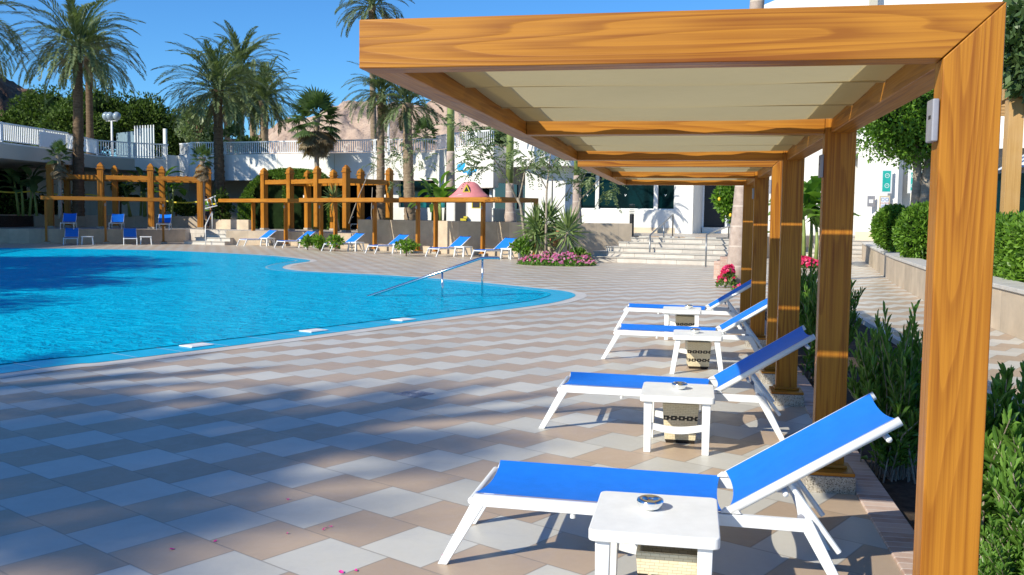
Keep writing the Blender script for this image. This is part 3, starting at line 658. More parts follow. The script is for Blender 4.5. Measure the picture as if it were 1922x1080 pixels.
# -- main block on the right with windows
blk = empty('main_block', (*plan(1150, 45), 0), 0, 'bright white main building with wide dark windows above the steps', 'building')
def fd(x): return np.interp(x, [985, 1270], [46.6, 44.4])
f0 = [plan(x, fd(x)) for x in (985, 1086)]; f1 = [plan(x, fd(x)) for x in (1086, 1267)]
ZS, ZH = 1.97, 3.75
child_world(MB().strip(f0, LZ-.3, 5.2, .3).build('wall', M['render_white']), blk)
child_world(MB().strip(f1, LZ+.25, ZS, .3).strip(f1, ZH, 4.2, .3).build('window_wall', M['render_white']), blk)
child_world(MB().strip([p+Vector((-.01, -.02)) for p in f1], LZ-.2, LZ+.25, .3).build('plinth', M['wallbase']), blk)
for a, b in ((1088.5, 1117.5), (1123, 1227), (1233.5, 1265)):
    wnd = MB().strip([plan(a, fd(a)+.16), plan(b, fd(b)+.16)], ZS, ZH, .05).build('window', M['glass']); child_world(wnd, blk)
    fo = MB().strip([plan(a, fd(a)+.11), plan(b, fd(b)+.11)], ZS, ZS+.05, .045).strip([plan(a, fd(a)+.11), plan(b, fd(b)+.11)], ZH-.05, ZH, .045)
    for e_ in (a, b-.9): fo.strip([plan(e_, fd(e_)+.11), plan(e_+.9, fd(e_+.9)+.11)], ZS+.05, ZH-.05, .045)
    child_world(fo.build('window_frame', M['rail_white']), blk)
    c_ = {1088.5: 1102, 1123: 1173, 1233.5: 1248}[a]; q = plan(c_, fd(c_)+.15); zc_ = zat(c_, 367, fd(c_))
    bs = MB().add([(0, 0, -.09), (-.10, 0, .10), (-.03, 0, .05), (.02, 0, .02)], [(0, 1, 2, 3)]).add([(.0, 0, -.09), (.03, 0, .02), (.06, 0, .10), (.10, 0, .07)], [(0, 3, 2, 1)]); bs.v = [(x*.55, y, z*.6) for x, y, z in bs.v]; bs = bs.build('bird_sticker', M['white_plastic']); bs.location = (*q, zc_); bs.rotation_euler.z = -.19; child_world(bs, blk)
pi = MB()
for a, b in ((1085, 1088.5), (1117.5, 1123), (1227, 1233.5), (1265, 1283)): pi.strip([plan(a, fd(a)), plan(b, fd(b))], ZS, ZH, .3)
child_world(pi.build('window_pier', M['render_white']), blk)
child_world(MB().strip([plan(1267, fd(1267)), plan(1300, 44.1)], LZ-.2, 4.2, .3).strip([plan(1300, 44.1), plan(1321, 46.2)], LZ-.2, 4.2, .3).build('pier_wall', M['render_white']), blk)
child_world(MB().strip([plan(1316, 46.3), plan(1500, 45.6), plan(1610, 45)], LZ-.2, 4.4, .3).build('recess_wall', M['render_white']), blk)
dr = MB().strip([plan(1321, 46.0), plan(1361, 45.85)], LZ+.3, 4.0, .1).build('door', M['black']); child_world(dr, blk)
child_world(MB().strip([plan(1317, 45.9), plan(1321, 45.9)], LZ, 4.0, .12).strip([plan(1361, 45.7), plan(1365, 45.7)], LZ, 4.0, .12).build('door_frame', M['rail_white']), dr)
child_world(MB().strip([plan(1318, 45.7), plan(1380, 45.4)], LZ, LZ+.28, .2).build('door_sill', M['render_white']), blk)
up = [plan(962, 47.0), plan(1000, 45.6), plan(1100, 44.9), plan(1330, 43.2)]
child_world(MB().prism(up+[plan(1330, 60), plan(962, 60)], 4.0, 5.9, 'z').build('upper_storey', M['render_white']), blk)
tall = [(1296, 10.6), (1330, 11.3), (1380, 11.7), (1440, 12.3), (1520, 12.9), (1620, 14), (2100, 15)]
A_, B_ = plan(1296, 48.5), plan(2100, 43.0); L_ = (B_-A_).length; t_ = (B_-A_)/L_; n_ = Vector((-t_.y, t_.x)); pts = [(0, 4.2), (L_, 4.2)]
for x_, z_ in tall[::-1]:
    r0 = ray(x_, hor(x_)); den = r0[0]*t_.y-r0[1]*t_.x; k_ = (A_.x*t_.y-A_.y*t_.x)/den; pts.append(((r0[0]*k_-A_.x)*t_.x+(r0[1]*k_-A_.y)*t_.y, z_))
mb = MB().prism(pts, 0, 9, 'y'); mb.v = [(A_.x+t_.x*x+n_.x*y, A_.y+t_.y*x+n_.y*y, z) for x, y, z in mb.v]
child_world(mb.build('upper_wall', M['render_white']), blk)
q = plan(1622, 45.9); child_world(MB().box(q.x-.17, q.x+.17, q.y-.3, q.y, 9.3, 15).build('fin', M['render_beige']), blk)
# -- entrance wing at right with notice boards
ent = empty('entrance_wing', (*plan(1650, 43), 0), 0, 'white entrance wall with teal notice boards behind the round hedge', 'building')
ew = [plan(1606, 42.2), plan(1683, 40.8)]; ew2 = [plan(1683, 40.8), plan(1690, 41.8), plan(1770, 40.5)]
child_world(MB().strip(ew, LZ+.22, 4.6, .4).strip(ew2, LZ+.22, 4.6, .3).build('wall', M['render_white']), ent)
child_world(MB().strip([p+Vector((0, -.02)) for p in ew+ew2[1:]], LZ-.6, LZ+.22, .3).build('plinth', M['wallbase']), ent)
child_world(MB().strip([plan(1770, 40.5), plan(2050, 38)], LZ-.6, 3.6, .3).build('glazing', M['glass']), ent)
child_world(MB().prism([plan(1588, 44.0), plan(1606, 42.3), plan(1770, 40.3), plan(2050, 37.5), plan(2050, 50), plan(1588, 50)], 4.6, 5.0, 'z').build('roof', M['render_white']), ent)
def board(name, x0, x1, y0, y1, d, frame, face, label, cat, grp=None):
    a, b = plan(x0, d), plan(x1, d-.0); z1, z0 = zat((x0+x1)/2, y0, d), zat((x0+x1)/2, y1, d); c = (a+b)/2; L = (b-a).length; t = b-a; ang = math.atan2(t.y, t.x)
    o = MB().box(-L/2, L/2, -.03, .03, z0, z1).build(name, M[frame], bevel=.006); o.location = (*c, 0); o.rotation_euler.z = ang; tag(o, label, cat, grp)
    m_g = .16*min(L, 1.)
    f_ = MB().box(-L/2+m_g*.9, L/2-m_g*.9, -.034, -.031, z0+m_g, z1-m_g).build('face', M[face], o); return o, L, z0, z1
def ringmark(o, x, z, r_):
    mb = MB(); n = 20
    vs = [(x+r_*k*math.cos(2*PI*i/n), -.037, z+r_*k*math.sin(2*PI*i/n)) for k in (1, .78) for i in range(n)]
    mb.add(vs, [(i, (i+1) % n, n+(i+1) % n, n+i) for i in range(n)]); s_ = r_*.5
    mb.add([(x-s_, -.0365, z-s_*.3), (x+s_, -.0365, z+s_*.5), (x+s_, -.0365, z+s_*.8), (x-s_, -.0365, z)], [(0, 1, 2, 3)])
    mb.build('pictogram', M['white_plastic'], o)
o, L, z0, z1 = board('notice_board', 1650, 1671, 318, 363.5, 40.7, 'white_plastic', 'teal', 'narrow teal notice board with two white pictograms above the caution sign', 'notice board', 'teal notice boards on the entrance wall')
ringmark(o, .02, z1-.28, .10); ringmark(o, .02, z0+.33, .10)
o, L, z0, z1 = board('notice_board', 1701, 1735, 319, 363.5, 41.0, 'white_plastic', 'teal', 'wide teal notice board with four white pictograms beside the tree trunk', 'notice board', 'teal notice boards on the entrance wall')
for x in (-.17, .17):
    ringmark(o, x, z1-.28, .10); ringmark(o, x, z0+.33, .10)
o, L, z0, z1 = board('caution_sign', 1649, 1668.5, 367.5, 394.5, 40.75, 'wallbase', 'white_plastic', 'white caution sign with red heading on the entrance wall', 'sign')
def text(body, size, mat, parent, loc, name='lettering', ext=.001, rx=90):
    cu = bpy.data.curves.new(name, 'FONT'); cu.body = body; cu.size = size; cu.extrude = ext; cu.align_x = 'CENTER'; cu.align_y = 'CENTER'
    tmp = bpy.data.objects.new('tmp', cu); C.objects.link(tmp); bpy.context.view_layer.update()
    me = bpy.data.meshes.new_from_object(tmp.evaluated_get(bpy.context.evaluated_depsgraph_get())); bpy.data.objects.remove(tmp); bpy.data.curves.remove(cu)
    me.name = name; me.materials.clear(); me.materials.append(M[mat]); o_ = bpy.data.objects.new(name, me); C.objects.link(o_); o_.parent = parent; o_.location = loc; o_.rotation_euler = (R(rx), 0, 0); return o_
text('CAUTION', .085, 'red_ink', o, (0, -.036, (z0+z1)/2-.02))
mb = MB()
for x in (-.09, .09): mb.lathe([(.055, 0), (.075, 0)], 18, (0, 0, 0)); n_ = 36; mb.v[-n_:] = [(vx+x, -.036, z1-.17+vy) for vx, vy, vz in mb.v[-n_:]]
mb.build('pictogram', M['blue_ink'], o)
mb = MB()
for k in range(4): mb.box(-.15+.03*(k == 3), .15-.03*(k == 3), -.0365, -.034, z0+.10+k*.035, z0+.115+k*.035)
mb.build('text_line', M['blue_ink'], o)
o, L, z0, z1 = board('meter_box', 1626.5, 1640.5, 368, 388.5, 41.35, 'grey_box', 'grey_box', 'grey metal wall box with a small white label left of the caution sign', 'box')
MB().box(-.10, .08, -.05, -.036, (z0+z1)/2-.08, (z0+z1)/2+.08).build('label_plate', M['white_plastic'], o)
# coloured letters on the corner parapet and the playhouse under it
ls = empty('letter_sign', (*plan(893, 49.4), 4), 0, 'coloured cut-out letters on the white parapet above the pink playhouse', 'sign')
for ch, x, y, s_, m_n, ang in (('S', 877.5, 305, .82, 'brown', .15), ('C', 893, 303, .95, 'navy', -.05), ('U', 909, 304, .75, 'yellow', .1), ('K', 922, 308, .80, 'teal', .1)):
    d = KD*np.interp(x, [850, 890, 925], [47.6, 46.4, 45.6])-.07; p = at(x, y, d)
    o = text(ch, s_, m_n, None, p, 'letter', .03); o.rotation_euler = (R(90), ang, -.45); child_world(o, ls)
p = at(866, 311, 50.2); o = MB().prism([(-.3, -.2), (-.05, -.28), (.28, -.05), (.3, .16), (.0, .12), (-.25, .05)], -.03, .03, 'y').build('cyan_shape', M['cyan']); o.location = p; o.rotation_euler.z = -.45; child_world(o, ls)

ph = empty('playhouse', (*plan(880, 43.2), BZ), 0, 'white playhouse with a pink dome roof, arched door and triangular dormer', 'playhouse')
pc = plan(881, 43.4); hw = .86; zt = zat(880, 374, 43)
def arch(x, z, w_, h_, n=10): return [(x-w_, z), (x+w_, z), (x+w_, z+h_-w_)]+[(x+w_*math.cos(PI*k/n), z+h_-w_+w_*math.sin(PI*k/n)) for k in range(1, n)]+[(x-w_, z+h_-w_)]
wl = MB().box(-hw, hw, -.7, .7, BZ-.06, zt).build('wall', M['render_white'], None); wl.location = (*pc, 0); wl.rotation_euler.z = -.1; child_world(wl, ph)
zb_ = BZ-.05
for nm, pts, mt, y in (('door_opening', arch(-.18, zb_, .26, 1.15), 'black', -.705), ('door_surround', arch(-.18, zb_, .33, 1.24), 'border', -.703), ('window_opening', arch(.56, 1.95, .17, .40), 'black', -.71), ('window_surround', arch(.56, 1.92, .21, .46), 'yellow', -.706)):
    o = MB().prism(pts, y, -.68, 'y').build(nm, M[mt], wl)
o = MB().box(-.2, .06, -.9, -.72, BZ, BZ+.1).box(-.05, .1, -.92, -.74, BZ+.1, BZ+.2).build('toy', M['yellow']); o.location = (*pc, 0); tag(o, 'yellow toy lying in the playhouse doorway', 'toy')
rf = MB(); prof = [(.96, 0), (.96, .12), (.82, .22), (.62, .40), (.50, .58), (.37, .72), (.22, .80), (.02, .83)]
rf.lathe(prof, 28); o = rf.build('roof', M['pink_roof'], None, smooth=True); o.location = (*pc, zt-.02); o.scale = (1, .85, 1); child_world(o, ph)
dz = zt+.30
o2 = MB().prism([(-.18, 0), (.18, 0), (0, .36)], -.66, -.3, 'y').build('dormer', M['yellow']); o2.location = (pc.x, pc.y+.05, dz); child_world(o2, ph)
o3 = MB().prism([(-.11, .04), (.11, .04), (0, .25)], -.67, -.6, 'y').build('dormer_opening', M['black']); o3.location = (pc.x, pc.y+.05, dz); child_world(o3, ph)
bv = empty('bird_ornament', (*pc, zt+.83), 0, 'small blue bird ornament on a stalk above the playhouse roof', 'ornament')
MB().tube([(0, 0, -.02), (0, 0, .22)], .02, 6).build('stalk', M['rail_white'], bv)
MB().lathe([(.005, -.2), (.12, -.1), (.14, .02), (.08, .14), (.005, .2)], 10).build('bird_body', M['cyan'], bv, smooth=True).location = (0, 0, .38)
bv.children[1].rotation_euler = (0, 1.2, 0)
MB().prism([(0, 0), (-.38, .16), (-.30, -.06)], -.02, .02, 'y').prism([(.05, 0), (.36, .2), (.30, -.02)], -.02, .02, 'y').build('wing', M['cyan'], bv).location = (0, 0, .40)
# louvred bollard beside the landing
bo = empty('bollard_light', (*plan(1186, 38.2), LZ), 0, 'black bollard light with a louvred head beside the landing', 'bollard')
MB().lathe([(.09, 0), (.09, .85), (.02, .86)], 16).build('column', M['black'], bo, smooth=False)
hd = MB()
for k in range(5): hd.lathe([(.10, .88+k*.065), (.11, .90+k*.065), (.02, .905+k*.065)], 16)
hd.lathe([(.1, 1.2), (.1, 1.25), (.01, 1.26)], 16).build('louvre_head', M['dark_steel'], bo)
# ================================================================== PERGOLAS
ZB, HB = 2.102, .1666; ZT = ZB+HB; TB = .121; PWX, PWY = .176, .103; BAY = 2.663; BAY2 = 5.29; RX0 = PW-PWX
def make_pergola(name, label):
    root = empty(name, (0, 0, 0), 0, label, 'pergola')
    b = .004
    def part(n, mb, mat, parent=root, bev=b):
        c = Vector((sum(v[0] for v in mb.v), sum(v[1] for v in mb.v), sum(v[2] for v in mb.v)))/len(mb.v)
        mb.v = [(v[0]-c.x, v[1]-c.y, v[2]-c.z) for v in mb.v]; o = mb.build(n, M[mat], parent, bevel=bev); pl = Vector((0, 0, 0)); q = parent
        while q is not root: pl += q.location; q = q.parent
        o.location = c-pl; return o
    g = .0016
    part('beam', MB().prism([(0, ZB), (RX0-g, ZB), (PW-g, ZT), (0, ZT)], 0, TB, 'y'), 'wood_x')
    for y in (BAY, BAY2): part('beam', MB().prism([(TB, ZB), (RX0-g, ZB), (RX0-g, ZT-.012), (TB, ZT-.012)], y+.004, y+TB, 'y'), 'wood_x')
    part('fascia', MB().box(.0, TB, TB+.0015, PL, ZB+.001, ZT-.001), 'wood_y')
    for a, c in ((PWY+.0015, BAY), (BAY+PWY+.0015, BAY2)): part('side_beam', MB().box(PW-.145, PW-.025, a, c-.0015, ZB+.002, ZT-.004), 'wood_y')
    for k, y in enumerate((0, BAY, BAY2)):
        if k == 0: p = part('post', MB().prism([(RX0+g, .125), (PW, .125), (PW, ZT), (RX0+g, ZB-g)], -.0015, PWY, 'y'), 'wood_z')
        else: p = part('post', MB().box(RX0, PW, y, y+PWY, .125, ZT), 'wood_z')
        xc, yc = PW-PWX/2, y+.01
        pd = part('pedestal', MB().box(xc-.14, xc+.14, yc-.132, yc+.15, -.003, .100), 'granite', p, .006)
        part('base_board', MB().box(xc-.135, xc+.135, yc-.127, yc+.145, .101, .123), 'wood_x', p, .005)
        part('base_moulding', MB().box(xc-.105, xc+.105, y-.03, y+.135, .1235, .145), 'wood_x', p, .008)
        if k < 2:
            bx = part('control_box', MB().box(RX0-.022, RX0-.001, y+.004, y+.082, 1.847, 1.98), 'grey_box', p, .005)
            part('slot', MB().box(RX0-.0225, RX0-.021, y+.022, y+.052, 1.918, 1.93), 'black', bx, 0)
    rnd = random.Random(4)
    for b0 in (0, BAY):
        y0, y1 = b0+TB+.03, b0+BAY-.055; cuts = [y0, b0+1.065, b0+1.895, y1]
        for k in range(3):
            a, c = cuts[k]-(.004 if k else 0), cuts[k+1]+(.004 if k < 2 else 0)
            nx, ny = 26, 7; V = []; F = []; ph = rnd.random()*6
            for j in range(ny):
                for i in range(nx):
                    x = TB-.005+(RX0+.06-TB)*i/(nx-1); y = a+(c-a)*j/(ny-1)
                    if k == 2 and j == ny-1: y += .010*math.sin(x*7+ph)+.006*math.sin(x*19+ph)
                    sag = -.006*math.sin(PI*j/(ny-1))-.008*math.sin(PI*i/(nx-1))+.017*(1-2*j/(ny-1))
                    V.append((x, y, 2.198+sag+.002*math.sin(x*5+ph+y*3)))
            F = [(j*nx+i, j*nx+i+1, (j+1)*nx+i+1, (j+1)*nx+i) for j in range(ny-1) for i in range(nx-1)]
            o = link('canopy_panel', np_mesh('canopy_panel', V, F), M['canopy'], root, True)
            for nm, xa, xb in (('hem', TB-.004, TB+.17), ('hem', RX0-.12, RX0+.055)):
                hm = MB(); n_ = 8
                for j in range(n_):
                    y = a+.01+(c-a-.02)*j/(n_-1); z = 2.205-.006*math.sin(PI*j/(n_-1))+.017*(1-2*j/(n_-1)); hm.v += [(xa, y, z), (xb, y, z-.002)]
                hm.f = [(2*j, 2*j+1, 2*j+3, 2*j+2) for j in range(n_-1)]; hm.build(nm, M['canopy'], o, True)
            if k < 2: MB().tube([(TB, c-.004, 2.180), (RX0+.05, c-.004, 2.178)], .004, 6).build('seam_cord', M['canopy'], o)
    return root
pergola = make_pergola('pergola', 'large timber pergola with fabric canopy filling the right foreground')
pergola.location = (-1.1493, 3.1711, 0)
def place(o, x, y, rz=0., z=0.): o.location = (x, y, z); o.rotation_euler = (0, 0, rz); return o
plab = {'2': 'second timber pergola in line behind the foreground one', 'C': 'low timber pergola across the pool nearest to the pink flower bed', 'B': 'low timber pergola across the pool in the middle of the sunlit row',
        'A': 'low timber pergola across the pool left in the sunlit row, beside the small steps', 'D': 'low shaded timber pergola at the far left behind the pool'}
peg = {}
for k, lab in plab.items():
    o = copy_tree(pergola); o['label'] = lab; peg[k] = o
    if k == '2': place(o, -1.155, 9.5493)
    else: x, y, a = UN[k]; place(o, x, y, R(a))
for o in [pergola]+list(peg.values()): o['group'] = 'timber pergolas around the pool'

# ================================================================== LOUNGERS
LW = .62
def make_lounger():
    root = empty('sun_lounger', (0, 0, 0), 0, 'x', 'sun lounger', 'blue and white sun loungers')
    bw = .034
    fr = MB()
    for y in (0, LW-bw):
        fr.prism([(.150, .285), (.172, .338), (1.645, .322), (1.620, .270)], y, y+bw, 'y')
    fr.tube([(.150, bw, .297), (.150, LW-bw, .297)], .018, 8).tube([(1.20, bw, .288), (1.20, LW-bw, .288)], .012, 8).tube([(1.62, bw, .298), (1.62, LW-bw, .298)], .016, 8)
    fr.build('frame', M['white_metal'], root, bevel=.004)
    for y in (0, LW-bw):
        MB().prism([(0, 0), (.045, 0), (.2125, .285), (.171, .3375), (.149, .2845)], y+.001, y+bw-.001, 'y').build('leg', M['white_metal'], root, bevel=.004)
        MB().prism([(1.765, 0), (1.81, 0), (1.6455, .3215), (1.60, .2885)], y+.001, y+bw-.001, 'y').build('leg', M['white_metal'], root, bevel=.004)
        MB().lathe([(.001, 0), (.012, 0), (.012, .028), (.008, .034)], 10, (.62, y+bw/2, .258)).build('glide', M['white_plastic'], root)
    def sling(name, x0, z0, x1, z1, sag, xs=.03):
        nx, ny = 12, 14; V = []
        L = math.hypot(x1-x0, z1-z0); nxv, nzv = -(z1-z0)/L, (x1-x0)/L
        for j in range(ny):
            v = j/(ny-1); s = sag*4*v*(1-v)
            for i in range(nx):
                u = i/(nx-1); endc = .018*4*v*(1-v)*((1-u)**6-(u**6))
                x = x0+(x1-x0)*u-s*nxv+endc*(x1-x0)/L; z = z0+(z1-z0)*u-s*nzv+endc*(z1-z0)/L
                V.append((x, .016+(LW-.032)*v, z))
        F = [(j*nx+i, j*nx+i+1, (j+1)*nx+i+1, (j+1)*nx+i) for j in range(ny-1) for i in range(nx-1)]
        return link(name, np_mesh(name, V, F), M['sling'], root, True)
    sling('seat_sling', .170, .3445, 1.275, .3335, .024)
    bx0, bz0, bx1, bz1 = 1.300, .336, 1.985, .768
    sling('back_sling', bx0+.002, bz0+.024, bx1-.022, bz1+.010, .019)
    bf = MB()
    for y in (.006, LW-.034):
        bf.tube([(bx0+.006, y+.014, bz0+.003), (bx1, y+.014, bz1)], .0205, 10)
    bf.tube([(bx1-.04, .03, bz1-.085), (bx1-.04, LW-.03, bz1-.085)], .013, 8)
    bf.tube([(bx0+.235, .03, bz0+.085), (bx0+.235, LW-.03, bz0+.085)], .012, 8)
    bf.build('back_frame', M['white_metal'], root, smooth=True)
    for y in (.050, LW-.050):
        sb = MB().tube([(1.548, y, .470), (1.655, y, .326), (1.765, y, .178)], .0125, 8)
        sb.prism([(1.572, .425), (1.590, .330), (1.612, .290), (1.650, .318), (1.610, .385)], y-.006, y+.006, 'y')
        sb.build('support_bracket', M['white_metal'], root, smooth=False)
        MB().lathe([(.001, -.010), (.015, -.010), (.015, .010), (.001, .010)], 12).build('pivot', M['grey_box'], root).location = (1.602, y, .322)
        C.objects[-1].rotation_euler = (R(-90), 0, 0)
    for y in (.003, LW-.037): MB().prism([(1.262, .331), (1.285, .352), (1.335, .352), (1.352, .329)], y, y+.034, 'y').build('hinge_plate', M['white_metal'], root, bevel=.003)
    return root
lounger = make_lounger()
loungers = []
def put_lounger(x, y, label, rz=0., z=0., obj=None):
    o = obj or copy_tree(lounger); place(o, x, y, rz, z); o['label'] = label; loungers.append(o); return o
put_lounger(-1.115, 4.115, 'blue sling lounger nearest to the camera, its whole backrest in sunlight', obj=lounger)
put_lounger(-1.110, 6.985, 'blue sling lounger second from the camera, its backrest half in shadow', R(.5))
put_lounger(-.985, 10.62, 'blue sling lounger third from the camera, under the second pergola', R(-.6))
put_lounger(-1.065, 13.32, 'blue sling lounger farthest back in the row under the second pergola')
lab = {'C': ('sunlit lounger across the pool beside the pink flower bed', 'sunlit lounger across the pool left of the one beside the flowers'),
       'B': ('sunlit lounger behind the leafy planter at the middle low pergola', 'sunlit lounger at the middle low pergola, left of the planter shrub'),
       'A': ('sunlit lounger at the far low pergola beside the bushy planters', 'sunlit lounger at the far low pergola nearest the small steps'),
       'D': ('shaded lounger facing the pool below the right part of the far left pergola', 'shaded lounger facing the pool at the far left pergola post')}
ofs = {'C': (.95, 3.35), 'B': (.55, 3.35), 'A': (.45, 3.4), 'D': (1.3, 3.9)}
far_l = []
for k in 'CBAD':
    for j in (0, 1):
        p = uw(k, .04, ofs[k][j]); far_l.append((k, j, put_lounger(p.x, p.y, lab[k][j], R(UN[k][2]))))
for (x, y, a, l) in ((541, 430, 58, 'sunlit lounger on the terrace under the tall pergola, leftmost there'), (612, 431, 58, 'sunlit lounger on the terrace between two tall pergola posts'),
                     (655, 431, 58, 'sunlit lounger on the terrace at the end of the tall pergola'),
                     (139, 431, 121, 'shaded lounger on the upper left terrace, above the leftmost lower one'), (229, 431, 119, 'shaded lounger on the upper left terrace with a slanting sun patch'),
                     (318, 432.5, 117, 'shaded dark blue lounger on the upper left terrace nearest the small steps')):
    p = gz(x, y, TZ); put_lounger(p.x, p.y, l, R(a), TZ)

# ================================================================== SIDE TABLES, BASKETS, ASHTRAYS
def make_table(splay):
    root = empty('side_table', (0, 0, 0), 0, 'x', 'table', 'white plastic side tables')
    hx, hy, h = .25, .27, .40
    def rr(hx, hy, r=.03, n=5):
        return [(cx*(hx-r)+r*math.cos(a0+PI/2*k/n), cy*(hy-r)+r*math.sin(a0+PI/2*k/n)) for cx, cy, a0 in ((1, 1, 0), (-1, 1, PI/2), (-1, -1, PI), (1, -1, 1.5*PI)) for k in range(n+1)]
    MB().prism(rr(hx, hy), h-.046, h, 'z').build('table_top', M['white_plastic'], root, bevel=.006)
    lx, ly = hx-.055, hy-.05
    for sx in (-1, 1):
        for sy in (-1, 1):
            MB().taper(sx*(lx+splay), sy*(ly+splay*.5), 0, h-.047, .024, .024, .029, .027, -sx*splay, -sy*splay*.5).build('leg', M['white_plastic'], root, bevel=.005)
    for sy in ((-1, 1) if splay == 0 else (1,)):
        n = 10; mb = MB(); f = .45*splay
        top = [(-lx-f+.02+(2*(lx+f)-.04)*i/n, .205-.022*math.sin(PI*i/n)) for i in range(n+1)]; bot = [(x, z-.045-.004*math.sin(PI*i/n)) for i, (x, z) in enumerate(top)]
        mb.prism(top+bot[::-1], sy*(ly+f*.5)-.013, sy*(ly+f*.5)+.013, 'y').build('stretcher', M['white_plastic'], root, bevel=.004)
    return root
tabA, tabB = make_table(0.), make_table(.055)
def make_basket():
    o0, b0, h = .128, .098, .29; t = .012; mb = MB()
    def ring(a, z): return [(-a, -a, z), (a, -a, z), (a, a, z), (-a, a, z)]
    vs = ring(b0, 0)+ring(b0+.010, .03)+ring(o0, h-.008)+ring(o0-.004, h)+ring(o0-t-.004, h)+ring(o0-t-.003, h-.02)+ring(b0-t, .02)
    fs = [(i*4+k, i*4+(k+1) % 4, (i+1)*4+(k+1) % 4, (i+1)*4+k) for i in range(6) for k in range(4)]+[(3, 2, 1, 0), (24, 25, 26, 27)]
    mb.add(vs, fs); o = mb.build('waste_basket', M['wicker'], None, bevel=.004); return tag(o, 'x', 'basket', 'cream woven baskets with dark bands')
basket = make_basket()
def make_ashtray():
    root = empty('ashtray', (0, 0, 0), 0, 'x', 'ashtray', 'chrome ashtrays on the side tables')
    MB().lathe([(.001, 0), (.030, 0), (.047, .012), (.054, .026), (.055, .036)], 36).build('bowl', M['chrome'], root, smooth=True)
    MB().lathe([(.0555, .036), (.053, .043), (.044, .048), (.034, .046), (.028, .038), (.020, .024), (.001, .022)], 36).build('lid', M['chrome'], root, smooth=True)
    return root
ash = make_ashtray()
T1, T2 = (-.118, 3.835), (-.075, 6.685)
p3, p4 = gz(1312, 629, .4), gz(1281, 584, .4)
tl = [(tabA, *T1, 0, 'white side table nearest to the camera with a shiny ashtray'), (None, *T2, 0, 'white side table beside the second lounger, basket behind its stretcher'),
      (tabB, .075, 10.06, 0, 'white splayed side table beside the third lounger, above a two-banded basket'), (None, -.115, 12.75, 0, 'white side table beside the farthest lounger of the near row')]
tables = []
for k, (o, x, y, rz, l) in enumerate(tl):
    o = o or copy_tree(tabA); place(o, x, y, rz); o['label'] = l; tables.append(o)
bk = [(-.06, 3.80, .0, 'woven cream basket under the nearest table, showing its hollow top'), (-.055, 6.86, .02, 'woven cream basket with one visible dark band under the second table'),
      (.085, 10.30, .1, 'woven cream basket with two dark bands under the third table'), (-.075, 12.93, .05, 'woven cream basket under the farthest table of the near row')]
for k, (x, y, rz, l) in enumerate(bk):
    o = basket if k == 0 else copy_tree(basket); place(o, x, y, rz); o['label'] = l
for k, (x, y, l) in enumerate(((-.145, 3.88, 'large chrome ashtray on the nearest side table'), (-.065, 6.70, 'chrome ashtray on the table beside the half-shaded lounger'), (.05, 10.05, 'chrome ashtray on the splayed table beside the third lounger'), (-.03, 12.82, 'chrome ashtray on the farthest table of the near row'))):
    o = ash if k == 0 else copy_tree(ash); place(o, x, y, .4*k, .40); o['label'] = l
tlab = {('C', 0): 'white side table beside the lounger next to the pink flowers', ('C', 1): 'white side table beside the second lounger from the flowers', ('B', 0): 'white side table by the lounger behind the leafy planter', ('B', 1): 'white side table by the lounger left of the planter shrub at the middle pergola',
        ('A', 0): 'white side table at the far low pergola among the bushy planters', ('A', 1): 'white side table at the far low pergola nearest the small steps', ('D', 0): 'white side table right of the lower right shaded lounger', ('D', 1): 'white side table right of the lower left shaded lounger'}
for k, j, lo in far_l:
    a = R(UN[k][2]); v = Vector((math.cos(a)*1.12+math.sin(a)*.36, math.sin(a)*1.12-math.cos(a)*.36, 0))
    if k == 'D': v = Vector((math.cos(a)*.75+math.sin(a)*.4, math.sin(a)*.75-math.cos(a)*.4, 0))
    o = copy_tree(tabB); place(o, lo.location.x+v.x, lo.location.y+v.y, a); o['label'] = tlab[k, j]

# ================================================================== TALL PERGOLAS ON THE TERRACE
def tall_pergola(name, P0, ang, bays, bw, depth, zt, label, lamp=()):
    root = empty(name, (*P0, TZ), ang, label, 'pergola'); a = .14
    k = 0; H = zt-TZ; posts = []
    for j in (0, 1):
        for i in range(bays+1):
            x, y = -i*bw, j*depth
            mb = MB().box(x-a, x+a, y-a, y+a, 0, H-.34); s_ = .05
            for sx in (-1, 1): mb.box(x+sx*a-.012*(sx < 0), x+sx*a+.012*(sx > 0), y-a*.55, y+a*.55, .1, H-.4)
            mb.box(x-a*.55, x+a*.55, y-a-.012, y-a, .1, H-.4)
            p = mb.build('post', M['wood_z'], root, bevel=.008)
            c = MB().box(x-a-.04, x+a+.04, y-a-.04, y+a+.04, H-.34, H-.27).taper(x, y, H-.27, H-.16, a+.005, a+.005, a+.005, a+.005).taper(x, y, H-.16, H+.02, a+.02, a+.02, .04, .04)
            c.build('post_cap', M['wood_x'], p, bevel=.006)
            MB().box(x-a-.03, x+a+.03, y-a-.03, y+a+.03, -.0, .10).build('pedestal', M['granite'], p)
            if (i, j) in lamp:
                l_ = MB().box(x-a-.16, x-a-.02, y-.07, y+.07, H-1.55, H-1.28).build('wall_lantern', M['black'], p)
                MB().box(x-a-.165, x-a-.05, y-.075, y+.05, H-1.50, H-1.36).build('lantern_glass', M['cup'], l_)
    for y in (0, depth):
        for i in range(bays): MB().box(-(i+1)*bw+a, -i*bw-a, y-.06, y+.06, H-.86, H-.64).build('beam', M['wood_x'], root, bevel=.005)
    for x in (0, -bays*bw): MB().box(x-.06, x+.06, a, depth-a, H-.862, H-.642).build('beam', M['wood_y'], root, bevel=.005)
    lt = MB()
    for i in range(int(bays*bw/.45)):
        x = -.3-i*.45; lt.box(x-.03, x+.03, .06, depth-.06, H-.66, H-.60)
    tag(lt.build('lattice_slats', M['wood_y'], root), kind='stuff')
    return root
